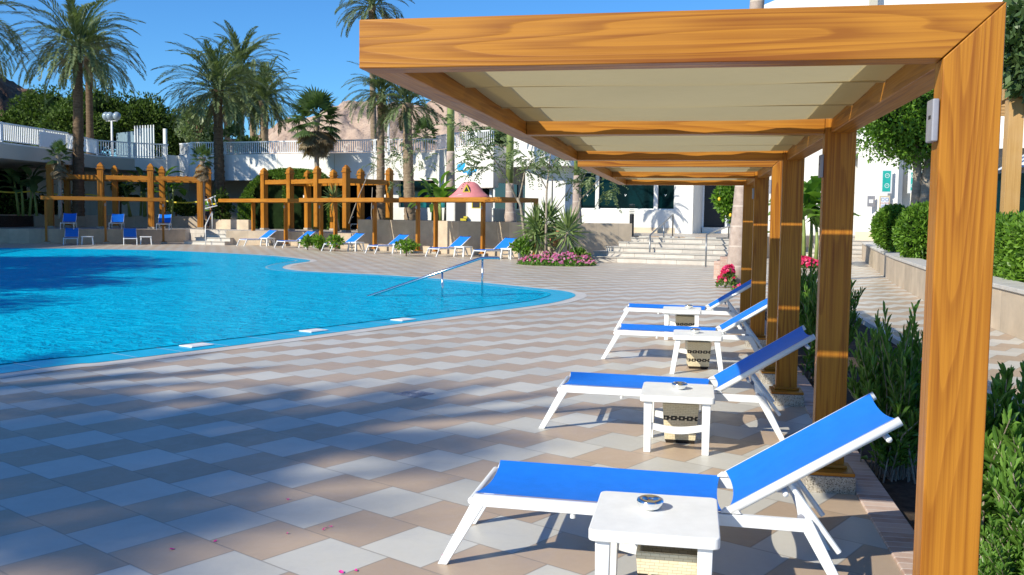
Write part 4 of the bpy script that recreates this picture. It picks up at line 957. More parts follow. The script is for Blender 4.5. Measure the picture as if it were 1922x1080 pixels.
pp = plan(650, 46.8); tall_pergola('tall_pergola', pp, R(-27.5), 3, 2.16, 2.95, 3.98, 'tall sunlit timber pergola with capped posts in front of the dark hedge', ((0, 1), (3, 1)))
pa, pb = plan(376, 50.4), plan(95, 49.2); v = pa-pb; tall_pergola('tall_pergola', pa, math.atan2(v.y, v.x), 3, v.length/3, 2.95, 4.1, 'tall shaded timber pergola with capped posts at the left', ((3, 1),))

# ================================================================== POOL HANDRAIL
hr = empty('pool_handrail', (*gz(905, 558).xy, 0), 0, 'double stainless steel handrail sloping down into the pool', 'handrail')
b1, b2, b3 = gz(905, 558), gz(830, 558.5), gz(697, 557)
dv = (b3-b1).normalized(); sd = Vector((-dv.y, dv.x, 0))*.05; tz = .775
for s_ in (-1, 1):
    o_ = sd*s_
    t1 = b1+o_+Vector((0, 0, tz)); end = b1-dv*.34+o_+Vector((0, 0, tz)); lo = b3+o_+dv*.12+Vector((0, 0, -.02))
    child_world(MB().tube([end+Vector((0, 0, -.02)), end+dv*.03, t1-dv*.05, t1+dv*.04+Vector((0, 0, -.01)), lo], .024, 12).build('rail', M['steel'], smooth=True), hr)
    for bb in (b1, b2):
        tpar = (bb-b1).length/(b3-b1).length; zt = tz*(1-tpar)-.01
        child_world(MB().tube([bb+o_*.6+Vector((0, 0, -.1)), bb+o_*.6+Vector((0, 0, zt))], .02, 10).build('post', M['steel'], smooth=True), hr)
# drain cover
dc = empty('drain_cover', (*gz(777, 740).xy, 0), R(-28), 'square metal drain cover set in the tiles', 'drain cover')
MB().box(-.13, .13, -.13, .13, .0, .004).build('frame', M['grey_box'], dc)
mb = MB()
for r_ in (.03, .06, .09, .115): mb.lathe([(r_-.008, .0045), (r_-.006, .008), (r_+.006, .008), (r_+.008, .0045)], 24)
mb.build('grate', M['grey_box'], dc)
# petals
pr = random.Random(5)
pl_ = [(540, 939), (539, 1003), (612, 992), (607, 996), (404, 1017), (323, 1032), (834, 1044), (640, 1076), (668, 1073), (620, 990)]
for k, (x, y) in enumerate(pl_):
    p = gz(x, y); mb = MB(); s_ = .007+.006*pr.random(); n = 7
    vs = [(0, 0, .004)]+[(s_*math.cos(2*PI*i/n)*(1+.3*pr.random()), s_*.7*math.sin(2*PI*i/n), .002+.009*pr.random()) for i in range(n)]
    mb.add(vs, [(0, 1+i, 1+(i+1) % n) for i in range(n)]); o = mb.build('petal', M['petal_pink']); o.location = p; o.rotation_euler.z = pr.random()*6
    tag(o, 'tiny pink petal lying on the shaded floor tiles', 'petal', 'pink petals scattered on the tiles')
# ================================================================== VEGETATION
def unit(a): return a/np.maximum(np.linalg.norm(a, axis=-1, keepdims=True), 1e-9)
def leaf_quads(P, D, L, W, rs, up=None, bend=.12):
    n = len(P); D = unit(D); r_ = unit(rs.normal(size=(n, 3))) if up is None else up
    S = unit(np.cross(D, r_)); Nn = np.cross(S, D); L = np.broadcast_to(np.asarray(L, float).reshape(-1, 1), (n, 1)); W = np.broadcast_to(np.asarray(W, float).reshape(-1, 1), (n, 1))
    mid = P+D*L*.45+Nn*L*bend
    V = np.stack([P, mid+S*W*.5, P+D*L, mid-S*W*.5], 1).reshape(-1, 3)
    return V, np.arange(4*n).reshape(-1, 4)
def leaf_fine(P, D, L, W, rs, fold=.25):        # two folded blades along a midrib
    n = len(P); D = unit(D); up = np.array([0, 0, 1.])+.5*rs.normal(size=(n, 3)); S = unit(np.cross(D, up)); Nn = np.cross(S, D)
    L = L.reshape(-1, 1); W = W.reshape(-1, 1); dr = -np.array([0, 0, 1.])
    a, b, c = P, P+D*L*.35+Nn*L*.05, P+D*L*.7+Nn*L*.03; tip = P+D*L+dr*L*.12
    V = np.stack([a, b+S*W*.5+Nn*W*fold, c+S*W*.42+Nn*W*fold, tip, c-S*W*.42+Nn*W*fold, b-S*W*.5+Nn*W*fold], 1).reshape(-1, 3)
    i = np.arange(n)*6; F = np.concatenate([np.stack([i, i+1, i+2, i+3], 1), np.stack([i, i+3, i+4, i+5], 1)]); return V, F
def merge(parts):
    Vs, Fs, k = [], [], 0
    for V, F in parts: Vs.append(V); Fs.append(F+k); k += len(V)
    return np.concatenate(Vs), np.concatenate(Fs)
def frond(az, e0, droop, L, rs, nl=40, l0=.46, w=.07, dry=0, twist=None):
    m = nl; s = np.linspace(0, 1, m+1); e = e0-droop*s**1.25; ds = L/m
    r_ = np.concatenate([[0], np.cumsum(np.cos(e[:-1])*ds)]); z = np.concatenate([[0], np.cumsum(np.sin(e[:-1])*ds)])
    az_ = az+.12*rs.normal()*s; P = np.stack([r_*np.cos(az_), r_*np.sin(az_), z], 1)
    T = unit(np.gradient(P, axis=0)); Sd = unit(np.cross(T, np.array([0, 0, 1.])+1e-3)); Un = np.cross(Sd, T)
    k = s > .14; parts = []
    prof = np.clip(np.sin(PI*(s*.86+.10))**.7, .12, 1)
    for sg in (-1, 1):
        jit = rs.normal(size=(m+1, 3))*.07
        D = T*.95+Sd*sg*.62+Un*.24+jit; D[:, 2] -= .06
        V, F = leaf_quads(P[k], D[k], (l0*prof*(1+.15*rs.normal(size=m+1)))[k], w*np.ones(k.sum()), rs, up=Un[k]); parts.append((V, F))
    idx = np.arange(0, m+1, 3); A = P[idx]; S_ = Sd[idx]*(.028*(1-s[idx])+.006)[:, None]
    V = np.concatenate([A-S_, A+S_]); n = len(idx); F = np.stack([np.arange(n-1), np.arange(1, n), n+np.arange(1, n), n+np.arange(n-1)], 1); parts.append((V, F))
    return merge(parts)
def date_crown_mesh(name, seed, L=3.5, nf=64, l0=.48):
    rs = np.random.RandomState(seed); parts = []
    for i in range(nf):
        u = (i+.5)/nf; az = i*2.39996+rs.normal()*.15; e0 = R(82)-R(104)*u**.9+R(7)*rs.normal(); dr = R(48)+R(34)*(1-abs(u-.45))+R(10)*rs.normal()
        V, F = frond(az, e0, dr, L*(.86+.2*rs.rand())*(1-.12*u), rs, l0=l0); V = V+np.array([.16*math.cos(az), .16*math.sin(az), -.32*u]); parts.append((V, F))
    return np_mesh(name, *merge(parts))
crownA, crownB, crownC = (date_crown_mesh('crown', s_, l_, n_) for s_, l_, n_ in ((1, 3.8, 84), (2, 3.6, 76), (3, 3.6, 68)))
crown_small = date_crown_mesh('crown', 6, 2.3, 34, .42)
for me in (crownA, crownB, crownC, crown_small): me.materials.append(M['leaf_date'])
def shared(name, me, parent, loc=(0, 0, 0), rz=0, sc_=1):
    o = bpy.data.objects.new(name, me); C.objects.link(o); o.parent = parent; o.location = loc; o.rotation_euler = (0, 0, rz); o.scale = (sc_,)*3; return o
def scaly_trunk(h, r0, r1, lean, seed, nseg=14):
    rs = np.random.RandomState(seed); rings = max(8, int(h/.085)); V = []; 
    for i in range(rings+1):
        s = i/rings; r_ = r0+(r1-r0)*min(1, s*1.25)+ (.10*r0*math.exp(-s*14)); cx = lean[0]*math.sin(s*PI*.5); cy = lean[1]*math.sin(s*PI*.5)
        top = max(0, (s-.90)/.10)*.10
        for k in range(nseg):
            b = ((i*.5+k*.5+(k//2)*.0) % 1.0); saw = .13*(((i+k*2) % 4)/3.-.4)+.05*rs.normal()
            a = 2*PI*k/nseg; q = (r_+top)*(1+saw); V.append((cx+q*math.cos(a), cy+q*math.sin(a), h*s))
    F = [(i*nseg+k, i*nseg+(k+1) % nseg, (i+1)*nseg+(k+1) % nseg, (i+1)*nseg+k) for i in range(rings) for k in range(nseg)]
    return np_mesh('trunk', V, F)
def date_palm(px, d, zb, ytop, r0, crown, label, seed, lean=(0, 0), sc_=1., dead=14, group='date palms around the pool'):
    p = plan(px, d); zt = zat(px, ytop, d); root = empty('date_palm', (*p, zb), 0, label, 'palm', group); h = zt-zb
    link('trunk', scaly_trunk(h, r0, r0*.8, lean, seed), M['bark_date' if seed < 5 else 'bark_light'], root)
    shared('crown', crown, root, (lean[0], lean[1], h+.1), seed*1.7, sc_)
    rs = np.random.RandomState(seed+50); parts = []
    for i in range(dead):
        az = rs.rand()*2*PI; V, F = frond(az, R(-20)-R(30)*rs.rand(), R(50), (1.3+.9*rs.rand())*sc_, rs, 20, .26, .03); V = V+np.array([lean[0], lean[1], h-.25-.35*rs.rand()]); parts.append((V, F))
    if parts: link('dry_fronds', np_mesh('dry_fronds', *merge(parts)), M['leaf_dry'], root)
    return root
date_palm(147, 52, 1.3, 92, .30, crownA, 'big date palm with a dark trunk rising in front of the left roof railing', 1, (.15, 0), 1.05)
date_palm(172, 66, 4.4, 112, .26, crownB, 'slimmer date palm standing behind the big dark-trunked one', 2, (0, 0), .95)
date_palm(-62, 50, 1.3, 52, .30, crownC, 'date palm at the left frame edge with only its fronds showing', 3, (.2, 0), 1.12)
date_palm(414, 56.8, 1.2, 172, .32, crownB, 'date palm with a leafy climber at its foot beside the short planter wall', 4, (-.1, 0), 1.08)
date_palm(452, 74, 4.4, 128, .28, crownA, 'tallest date palm of the clump behind the central roof', 5, (.1, 0), 1.05)
date_palm(476, 70, 4.4, 178, .26, crownC, 'middle date palm of the clump behind the central roof', 6, (0, 0), .95)
date_palm(497, 68, 4.4, 192, .34, crownB, 'date palm with swollen trunk top at the right of the clump', 7, (.0, 0), .98)
date_palm(428, 72, 4.4, 196, .26, crownC, 'date palm with yellowing fronds at the left of the clump', 8, (0, 0), .85)
date_palm(714, 52.2, 1.3, 180, .24, crownC, 'slender straight date palm left of the double-trunked one', 9, (.02, 0), .68, 8)
date_palm(770, 50.8, 1.3, 196, .30, crown_small, 'thick date palm with a sparse crown under the canopy edge', 10, (-.18, 0), 1.08, 6)
date_palm(704, 84, 4.4, 18, .30, crownB, 'very tall date palm whose crown shows above the front beam', 11, (-.3, 0), 1.12, 6)
# palms standing behind the camera; they shade the tiles in the foreground
for k, (x, y, h, s_) in enumerate(((-17.2, -11.3, 15.0, .60), (-19.2, -12.5, 15.2, .68), (-21.2, -11.2, 14.8, .75), (-18.4, -14.2, 15.4, .6))):
    root = empty('date_palm', (x, y, 0), 0, 'tall date palm standing behind the viewpoint beside the pool', 'palm', 'palms behind the viewpoint')
    link('trunk', scaly_trunk(h, .3, .24, (0, 0), 30+k), M['bark_date'], root); shared('crown', (crownA, crownB)[k % 2], root, (0, 0, h), k*1.3, s_)

# ---- fan palms
def fan_leaf(P0, az, e0, L, rad, rs, n=22, droop=.5):
    d0 = np.array([math.cos(az)*math.cos(e0), math.sin(az)*math.cos(e0), math.sin(e0)]); c = P0+d0*L; c[2] -= droop*L*.25
    s = unit(np.cross(d0, [0, 0, 1.])); Dd = []
    for i in range(n):
        a = R(-115)+R(230)*i/(n-1); Dd.append(d0*math.cos(a)+s*math.sin(a)+np.array([0, 0, -.35*droop-.1*rs.rand()]))
    Dd = np.array(Dd); P = np.repeat(c[None], n, 0); up = np.repeat(np.cross(s, d0)[None], n, 0)
    V, F = leaf_quads(P, Dd, rad*(.85+.2*rs.rand(n)), rad*.16*np.ones(n), rs, up=up, bend=.05)
    w_ = s*.02; V2 = np.array([P0-w_, P0+w_, c+w_*.5, c-w_*.5]); return merge([(V, F), (V2, np.array([[0, 1, 2, 3]]))])
def fan_palm(px, d, zb, ytop, r0, label, seed, L=.9, rad=.75, n=34, skirt=40, thin=False):
    p = plan(px, d); h = zat(px, ytop, d)-zb; root = empty('fan_palm', (*p, zb), 0, label, 'palm'); rs = np.random.RandomState(seed)
    link('trunk', scaly_trunk(h, r0, r0*.85, (0, 0), seed, 10), M['bark_grey'], root)
    parts = [fan_leaf(np.array([0, 0, h]), i*2.4, R(85)-R(110)*((i+.5)/n), L*(.8+.3*rs.rand()), rad*(.8+.3*rs.rand()), rs, droop=.4+1.0*i/n) for i in range(n)]
    link('crown', np_mesh('crown', *merge(parts)), M['leaf_fan'], root)
    if skirt:
        parts = [fan_leaf(np.array([0, 0, h-.1-.6*rs.rand()]), i*2.4, R(-30)-R(50)*rs.rand(), L*.8*(.8+.3*rs.rand()), rad*.9, rs, droop=1.1) for i in range(skirt)]
        link('dry_skirt', np_mesh('dry_skirt', *merge(parts)), M['leaf_dry'], root)
    return root
fan_palm(595, 53.2, 1.2, 222, .145, 'fan palm with dark drooping leaf skirt before the hills', 21, 1.05, .90, 30, 44)
fan_palm(797, 62, 4.4, 250, .15, 'small green fan palm behind the roof railing below the hills', 22, .7, .6, 26, 0)
fan_palm(437, 60, 4.4, 262, .15, 'low fan palm behind the roof railing among the palm trunks', 23, .7, .55, 22, 0)
fan_palm(113, 47.5, 1.2, 290, .10, 'small fan palm with dry fronds beside the left tall pergola post', 24, .45, .38, 16, 26)
fan_palm(381, 50.5, 1.2, 296, .11, 'small fan palm with dry brown fronds right of the tall capped posts', 25, .45, .40, 14, 24)

# ---- royal palms
def royal_palm(px, d, zb, ys, ytop, r0, label, seed, lean=(0, 0), sc_=.75):
    p = plan(px, d); h = zat(px, ys, d)-zb; H = zat(px, ytop, d)-zb; root = empty('royal_palm', (*p, zb), 0, label, 'palm', 'smooth ringed royal palms')
    mb = MB(); n = 16
    mb.tube([(lean[0]*s, lean[1]*s, h*s) for s in np.linspace(0, 1, n)], [r0*(1.25-.35*min(1, s*3)+.06*math.sin(s*9)) if s < .33 else r0*(.95-.25*(s-.33)) for s in np.linspace(0, 1, n)], 16)
    mb.build('trunk', M['bark_royal'], root, smooth=True)
    MB().tube([(lean[0], lean[1], h-.01), (lean[0]*1.1, lean[1], (h+H)/2), (lean[0]*1.15, lean[1], H)], [r0*.74, r0*.70, r0*.4], 14).build('crownshaft', M['crownshaft'], root, smooth=True)
    shared('crown', crown_small, root, (lean[0]*1.15, lean[1], H-.1), seed, sc_); return root
royal_palm(845, 46, 1.3, 285, 128, .25, 'royal palm with grey ringed trunk left of the pink playhouse roof', 1, (0, 0), .7)
royal_palm(958, 43.5, 1.3, 345, 170, .24, 'royal palm with ringed trunk before the shaded corner window', 2, (-.05, 0), .7)
royal_palm(1082, 41, 1.3, 330, 215, .20, 'royal palm beside the leftmost window of the main building', 3, (0, 0), .5)
royal_palm(1385, 22.6, 0, -40, -190, .205, 'pale royal palm trunk rising beside the timber posts and lemon tree', 4, (.32, 0), 1.0)

# ---- leafy masses
def ball_leaves(c, rad, n, size, rs, out=.8, jit=.16, flat=1.):
    d = unit(rs.normal(size=(n, 3))); r_ = (1+jit*rs.normal(size=(n, 1))); P = np.array(c)+d*np.array(rad)*np.minimum(r_, 1.12)
    D = d*out+unit(rs.normal(size=(n, 3)))*.75; D[:, 2] += .15
    L = size*(.7+.6*rs.rand(n)); return leaf_quads(P, D, L, L*.52*flat, rs)
def clump_crown(rx, ry, rz, nc, nl, size, seed, cr=.38, fill=.4, flat=1.):
    rs = np.random.RandomState(seed); parts = []
    for i in range(nc):
        d = unit(rs.normal(size=3)); r_ = .55+.42*rs.rand(); c = d*np.array([rx, ry, rz])*r_; k = cr*(.7+.6*rs.rand()); kk = min(rx, ry, rz)*k
        parts.append(ball_leaves(c, (kk*1.2, kk*1.2, kk), nl, size, rs, flat=flat))
    parts.append(ball_leaves((0, 0, 0), (rx*.8, ry*.8, rz*.8), int(nc*nl*fill), size, rs, flat=flat)); return merge(parts)
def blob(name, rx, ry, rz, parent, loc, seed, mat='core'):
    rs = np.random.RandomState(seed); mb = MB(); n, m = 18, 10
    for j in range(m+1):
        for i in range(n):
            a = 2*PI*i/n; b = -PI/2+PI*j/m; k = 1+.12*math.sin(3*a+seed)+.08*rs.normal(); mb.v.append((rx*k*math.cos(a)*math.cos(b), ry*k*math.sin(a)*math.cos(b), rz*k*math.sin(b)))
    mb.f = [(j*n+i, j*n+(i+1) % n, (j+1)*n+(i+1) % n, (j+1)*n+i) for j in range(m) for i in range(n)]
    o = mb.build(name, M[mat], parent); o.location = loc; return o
def leafy_tree(name, px, py, d, rpx, rz, zb, label, cat, mat, seed, size=.2, nc=26, nl=150, r0=.16, core=.62, group=None, bark='bark_brown', fine=False):
    p = plan(px, d); zc = zat(px, py, d); rx = rpx*d/FPX; rz = rz*d/FPX; root = empty(name, (*p, zb), 0, label, cat, group); h = zc-zb
    rs = np.random.RandomState(seed); tb = MB(); tb.tube([(0, 0, -.1), (.06*rx, 0, h*.5), (0, 0, h)], [r0*1.2, r0, r0*.6], 10)
    for i in range(6):
        a = i*1.1+rs.rand(); e = Vector((rx*.6*math.cos(a), rx*.6*math.sin(a), h+rz*(.1+.4*rs.rand()))); s = Vector((0, 0, h-rz*(.3+.5*rs.rand()))); tb.tube([s, (s+e)/2+Vector((0, 0, .1*rz)), e], [r0*.5, r0*.35, r0*.12], 7)
    tb.build('trunk', M[bark], root, smooth=True)
    o = link('crown', np_mesh('crown', *clump_crown(rx, rx*.9, rz, nc, nl, size, seed)), M[mat], root); o.location = (0, 0, h)
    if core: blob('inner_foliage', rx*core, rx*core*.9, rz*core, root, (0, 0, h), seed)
    return root
hl = [(95, 228, 76, 62, 50, 'rounded dark tree next to the rocky hill'), (185, 228, 74, 72, 58, 'large dark tree behind the two left palm trunks'), (262, 241, 74, 60, 52, 'dark tree behind the metal enclosure'), (322, 258, 74, 48, 44, 'low dark tree right of the metal enclosure'), (40, 246, 72, 50, 28, 'dark low tree at the left frame edge above the railing'), (140, 248, 70, 70, 40, 'dark low tree filling the gap below the left palms'), (365, 262, 76, 40, 34, 'lowest dark tree beside the pale climbing tree')]
for k, (x, y, d, a, b, l) in enumerate(hl):
    leafy_tree('hedge_tree', x, y, d, a, b, 4.2, l, 'tree', 'leaf_dark', 60+k, .26, 34, 230, .2, .8, 'dark trees behind the left roof deck')
leafy_tree('pale_tree', 372, 236, 66, 32, 44, 4.3, 'pale grey green climbing tree between the dark trees and the palms', 'tree', 'leaf_feather', 71, .22, 14, 110, .09, 0, None)
leafy_tree('roof_shrub', 470, 278, 62, 34, 22, 4.4, 'bushy shrub behind the central roof railing under the palms', 'shrub', 'leaf_dark', 72, .18, 12, 120, .06, .7)
leafy_tree('roof_shrub', 925, 262, 58, 60, 16, 4.6, 'green shrub showing over the curved roof railing', 'shrub', 'leaf_fan', 73, .2, 14, 110, .06, .6)
# trees beside the pool outside the frame, they shade part of the water
for k, (x, y, h, r_) in enumerate(((-26.3, 17.6, 7.2, 1.9), (-25.0, 13.6, 8.0, 2.4), (-22.6, 8.6, 7.8, 2.4), (-26.5, 8.5, 9.0, 2.8), (-20.6, 3.4, 7.2, 2.3), (-30, 15, 9.2, 3.0), (-24.5, 1.5, 9, 2.8))):
    if k == 0: ct = np_mesh('crown', *clump_crown(2.4, 2.4, 2.0, 22, 160, .26, 80)); ct.materials.append(M['leaf_dark'])
    root = empty('poolside_tree', (x, y, 0), 0, 'leafy tree beside the left bank of the pool, outside the picture', 'tree', 'trees on the left bank of the pool')
    MB().tube([(0, 0, -.3), (0, 0, h)], [.22, .12], 8).build('trunk', M['bark_brown'], root); shared('crown', ct, root, (0, 0, h), k, r_/2.4)

# ---- clipped hedge with an archway behind the tall pergola
hg = empty('clipped_hedge', (*plan(536, 54), TZ), 0, 'dark clipped hedge with a rounded top and a black archway', 'hedge')
a0, a1 = plan(458, 54.6), plan(632, 53.0); Lh = (a1-a0).length; th_ = math.atan2((a1-a0).y, (a1-a0).x); hg.rotation_euler.z = th_; hg.location = (*((a0+a1)/2), TZ)
ztop = zat(545, 321, 54)-TZ; rs = np.random.RandomState(90); n = 15000
x = (rs.rand(n)-.5)*Lh; zz = rs.rand(n)*ztop; y = np.zeros(n)
prof = ztop*(1-np.abs(2*x/Lh)**3.2*.55); keep = zz < prof
ax = -Lh*.17; inarch = ((np.abs(x-ax) < .95) & (zz < 2.0)) | (((x-ax)**2+(zz-2.0)**2) < .9) | ((x > .3) & (x < Lh*.46) & (zz < 2.55))
keep &= ~inarch; P = np.stack([x, -.1-.12*rs.rand(n)-.4*(1-(zz/ztop)**6), zz], 1)[keep]; D = np.stack([rs.normal(size=n)*.6, -np.ones(n)*.7, .3+rs.normal(size=n)*.6], 1)[keep]
parts = [leaf_quads(P, D, .15*np.ones(len(P)), .09*np.ones(len(P)), rs)]
n = 6000; xx = (rs.rand(n)-.5)*Lh; pr_ = ztop*(1-np.abs(2*xx/Lh)**3.2*.55); P = np.stack([xx, 1.6*rs.rand(n)-.3, pr_+.02*rs.normal(size=n)], 1); D = rs.normal(size=(n, 3))*.6+np.array([0, -.2, .8]); parts.append(leaf_quads(P, D, .15*np.ones(n), .09*np.ones(n), rs))
link('leaf_surface', np_mesh('leaf_surface', *merge(parts)), M['leaf_hedge'], hg)
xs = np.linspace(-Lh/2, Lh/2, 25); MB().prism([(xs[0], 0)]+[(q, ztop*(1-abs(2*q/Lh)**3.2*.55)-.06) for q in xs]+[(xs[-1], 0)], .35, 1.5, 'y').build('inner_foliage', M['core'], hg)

# ---- banana-like plants
def paddle(P0, az, e0, L, W, rs, droop=R(60)):
    m = 9; s = np.linspace(0, 1, m); e = e0-droop*s**1.6; r_ = np.concatenate([[0], np.cumsum(np.cos(e[:-1])*L/m)]); z = np.concatenate([[0], np.cumsum(np.sin(e[:-1])*L/m)])
    P = P0+np.stack([r_*math.cos(az), r_*math.sin(az), z], 1); T = unit(np.gradient(P, axis=0)); S = unit(np.cross(T, np.array([0, 0, 1.])+1e-3)); U = np.cross(S, T)
    w_ = W*.5*np.where(s < .28, .08, np.sin(PI*np.clip((s-.22)/.8, 0, 1))**.6); jag = 1+.12*rs.normal(size=m)
    A = P+S*(w_*jag)[:, None]+U*(w_*.35)[:, None]; B = P-S*(w_*jag)[:, None]+U*(w_*.35)[:, None]
    V = np.concatenate([A, P, B]); F = []
    for i in range(m-1): F += [(i, i+1, m+i+1, m+i), (m+i, m+i+1, 2*m+i+1, 2*m+i)]
    return V, np.array(F)
def banana(p, z, stems, h, nleaf, L, W, label, seed, spread=.4, mat='leaf_banana'):
    root = empty('banana_plant', (*p, z), 0, label, 'banana plant'); rs = np.random.RandomState(seed); parts = []
    for i in range(stems):
        b = Vector((spread*rs.normal(), spread*rs.normal()*.6, 0)); hh = h*(.6+.5*rs.rand()); t = b+Vector((.15*rs.normal(), .15*rs.normal(), hh))
        MB().tube([b, (b+t)/2+Vector((.03, 0, 0)), t], [.075, .06, .035], 8).build('stem', M['crownshaft'], root, smooth=True)
        for j in range(nleaf): parts.append(paddle(np.array(t)-np.array([0, 0, .35*rs.rand()*hh]), rs.rand()*2*PI, R(80)-R(75)*rs.rand(), L*(.7+.5*rs.rand()), W*(.8+.4*rs.rand()), rs))
    link('leaves', np_mesh('leaves', *merge(parts)), M[mat], root); return root
banana(plan(52, 50), 1.3, 4, 2.4, 9, 1.3, .42, 'tall banana plant with broad grey green leaves at the left edge', 1, .4, 'leaf_fan')
banana(plan(252, 54.5), 1.3, 5, 2.0, 8, 1.3, .40, 'spreading banana plant behind the middle of the left tall pergola', 2, .5, 'leaf_fan')
banana(plan(307, 54.0), 1.3, 4, 2.6, 7, 1.5, .42, 'upright green banana plant right of the capped third post', 3, .25)
banana(plan(818, 45.6), 1.3, 4, 1.5, 7, 1.5, .40, 'green banana plant between the date palm and the royal palm trunk', 4, .22)
banana(plan(1523, 33.0), .0, 7, 2.2, 7, 1.6, .45, 'lush banana plant seen between two timber posts on the right', 5, .42)
# climber at the foot of the date palm and undergrowth on the shaded bed
leafy_tree('climber', 416, 392, 54.8, 15, 40, 1.2, 'dark climbing plant wrapped round the foot of a date palm', 'climber', 'leaf_dark', 75, .22, 12, 60, .05, 0)
for k, (x, y, d, a, b, l) in enumerate(((226, 347, 55, 16, 18, 'dark round clipped shrub behind the second capped post'), (330, 384, 55, 15, 12, 'dark bonsai-like shrub right of the third capped post'), (352, 396, 55.2, 13, 12, 'small dark shrub left of the rightmost capped post'), (100, 390, 54.6, 46, 22, 'low dark bushes on the shaded planter wall, beside the palm foot'), (20, 388, 52.5, 50, 24, 'low dark bushes in the deep shade at the left edge'))):
    leafy_tree('shaded_shrub', x, y, d, a, b, 1.25, l, 'shrub', 'leaf_dark', 100+k, .16, 10, 90, .05, .6)

# ---- fine-leaved trees with thin stems around the flower bed
def spray(P0, D0, L, rs, n=9, l=.15):
    D0 = D0/np.linalg.norm(D0); s = np.linspace(.1, 1, n); P = P0+D0*(L*s)[:, None]; P[:, 2] -= .35*L*s**2
    T = unit(np.gradient(P, axis=0)); S = unit(np.cross(T, np.array([0, 0, 1.])+1e-3)); parts = []
    for sg in (-1, 1):
        D = S*sg+T*.35+np.array([0, 0, -.35])+rs.normal(size=(n, 3))*.15; parts.append(leaf_quads(P, D, l*(1-.4*s)*(.8+.4*rs.rand(n)), .055*np.ones(n), rs))
    return merge(parts)
def feather_tree(base, lines, tufts, label, seed, d, r0=.045):
    root = empty('feathery_tree', base, 0, label, 'tree', 'thin-stemmed feathery trees'); rs = np.random.RandomState(seed); B = Vector(base); tb = MB()
    for pts, ra, rb in lines:
        P = [at(x, y, dd)-B for x, y, dd in pts]; m = len(P); tb.tube(P, [ra+(rb-ra)*i/(m-1) for i in range(m)], 8)
    tb.build('trunk', M['bark_grey'], root, smooth=True); parts = []
    for x, y, dd, rpx, n in tufts:
        c = np.array(at(x, y, dd)-B); r_ = rpx*dd/FPX
        for i in range(int(n*.42)):
            o_ = rs.normal(size=3)*np.array([r_*.5, r_*.6, r_*.42]); dr = o_+rs.normal(size=3)*r_*.35; dr[2] += .05; parts.append(spray(c+o_*.8, dr, .38+.25*rs.rand(), rs, 9, .16))
    link('crown', np_mesh('crown', *merge(parts)), M['leaf_feather'], root); return root
d = 33.2
feather_tree(gz(989, 482), [([(989, 484, d), (983, 430, d), (977, 385, d), (970, 372, d)], .055, .045), ([(970, 374, d), (948, 330, d), (920, 288, d), (900, 262, d), (868, 235, d)], .04, .012), ([(973, 380, d), (979, 352, d), (985, 322, d), (1002, 300, d)], .035, .012), ([(925, 296, d), (905, 290, d), (880, 292, d)], .015, .006)],
    [(868, 232, d, 22, 26), (832, 226, d, 20, 16), (900, 256, d, 26, 34), (895, 292, d, 34, 46), (870, 298, d, 20, 22), (915, 305, d, 26, 30), (985, 320, d, 18, 22), (940, 250, d, 20, 18), (1000, 302, d, 14, 14), (886, 320, d, 20, 20)], 'feathery tree leaning left over the pink playhouse', 1, d)
d = 32.8
feather_tree(gz(1024, 486), [([(1024, 488, d), (1025, 420, d), (1026, 360, d), (1031, 310, d), (1034, 285, d)], .05, .018), ([(1026, 355, d), (1010, 325, d), (990, 295, d)], .02, .008), ([(1030, 315, d), (1046, 300, d), (1062, 296, d)], .018, .008)],
    [(1034, 290, d, 24, 34), (1000, 296, d, 22, 28), (1060, 298, d, 16, 16), (1018, 318, d, 18, 20), (975, 285, d, 20, 24)], 'straight feathery tree in the middle of the flower bed', 2, d)
d = 33.6
feather_tree(gz(1035, 481), [([(1035, 483, d), (1037, 420, d), (1036, 398, d), (1037, 330, d)], .05, .02), ([(1036, 402, d), (1056, 374, d), (1076, 345, d), (1094, 322, d)], .022, .01)], [(1094, 322, d, 16, 16), (1040, 322, d, 18, 20), (1072, 352, d, 10, 8)], 'feathery tree with a long bare branch slanting right', 3, d)
d = 33.4
feather_tree(gz(1071, 480), [([(1071, 482, d), (1078, 430, d), (1086, 392, d), (1089, 372, d)], .05, .035), ([(1089, 374, d), (1104, 360, d), (1118, 344, d), (1128, 335, d)], .03, .01), ([(1088, 380, d), (1087, 350, d), (1098, 328, d)], .025, .01)], [(1128, 335, d, 24, 42), (1105, 330, d, 22, 30), (1145, 355, d, 14, 18), (1075, 345, d, 14, 14)], 'feathery tree at the right end of the flower bed before the windows', 4, d)
d = 46.3
feather_tree((*plan(662, d), 1.3), [([(655, 420, d), (672, 372, d), (690, 330, d), (712, 290, d)], .04, .012), ([(690, 330, d), (720, 312, d), (748, 296, d)], .02, .008), ([(700, 440, d-.5), (697, 400, d-.5), (699, 352, d-.5)], .03, .015)], [(722, 290, d, 26, 30), (752, 290, d, 26, 30), (690, 300, d, 18, 14), (790, 300, d, 26, 26), (775, 275, d, 18, 16), (745, 352, d, 20, 18)], 'feathery shrub with slanting stems behind the tall sunlit pergola', 5, d)

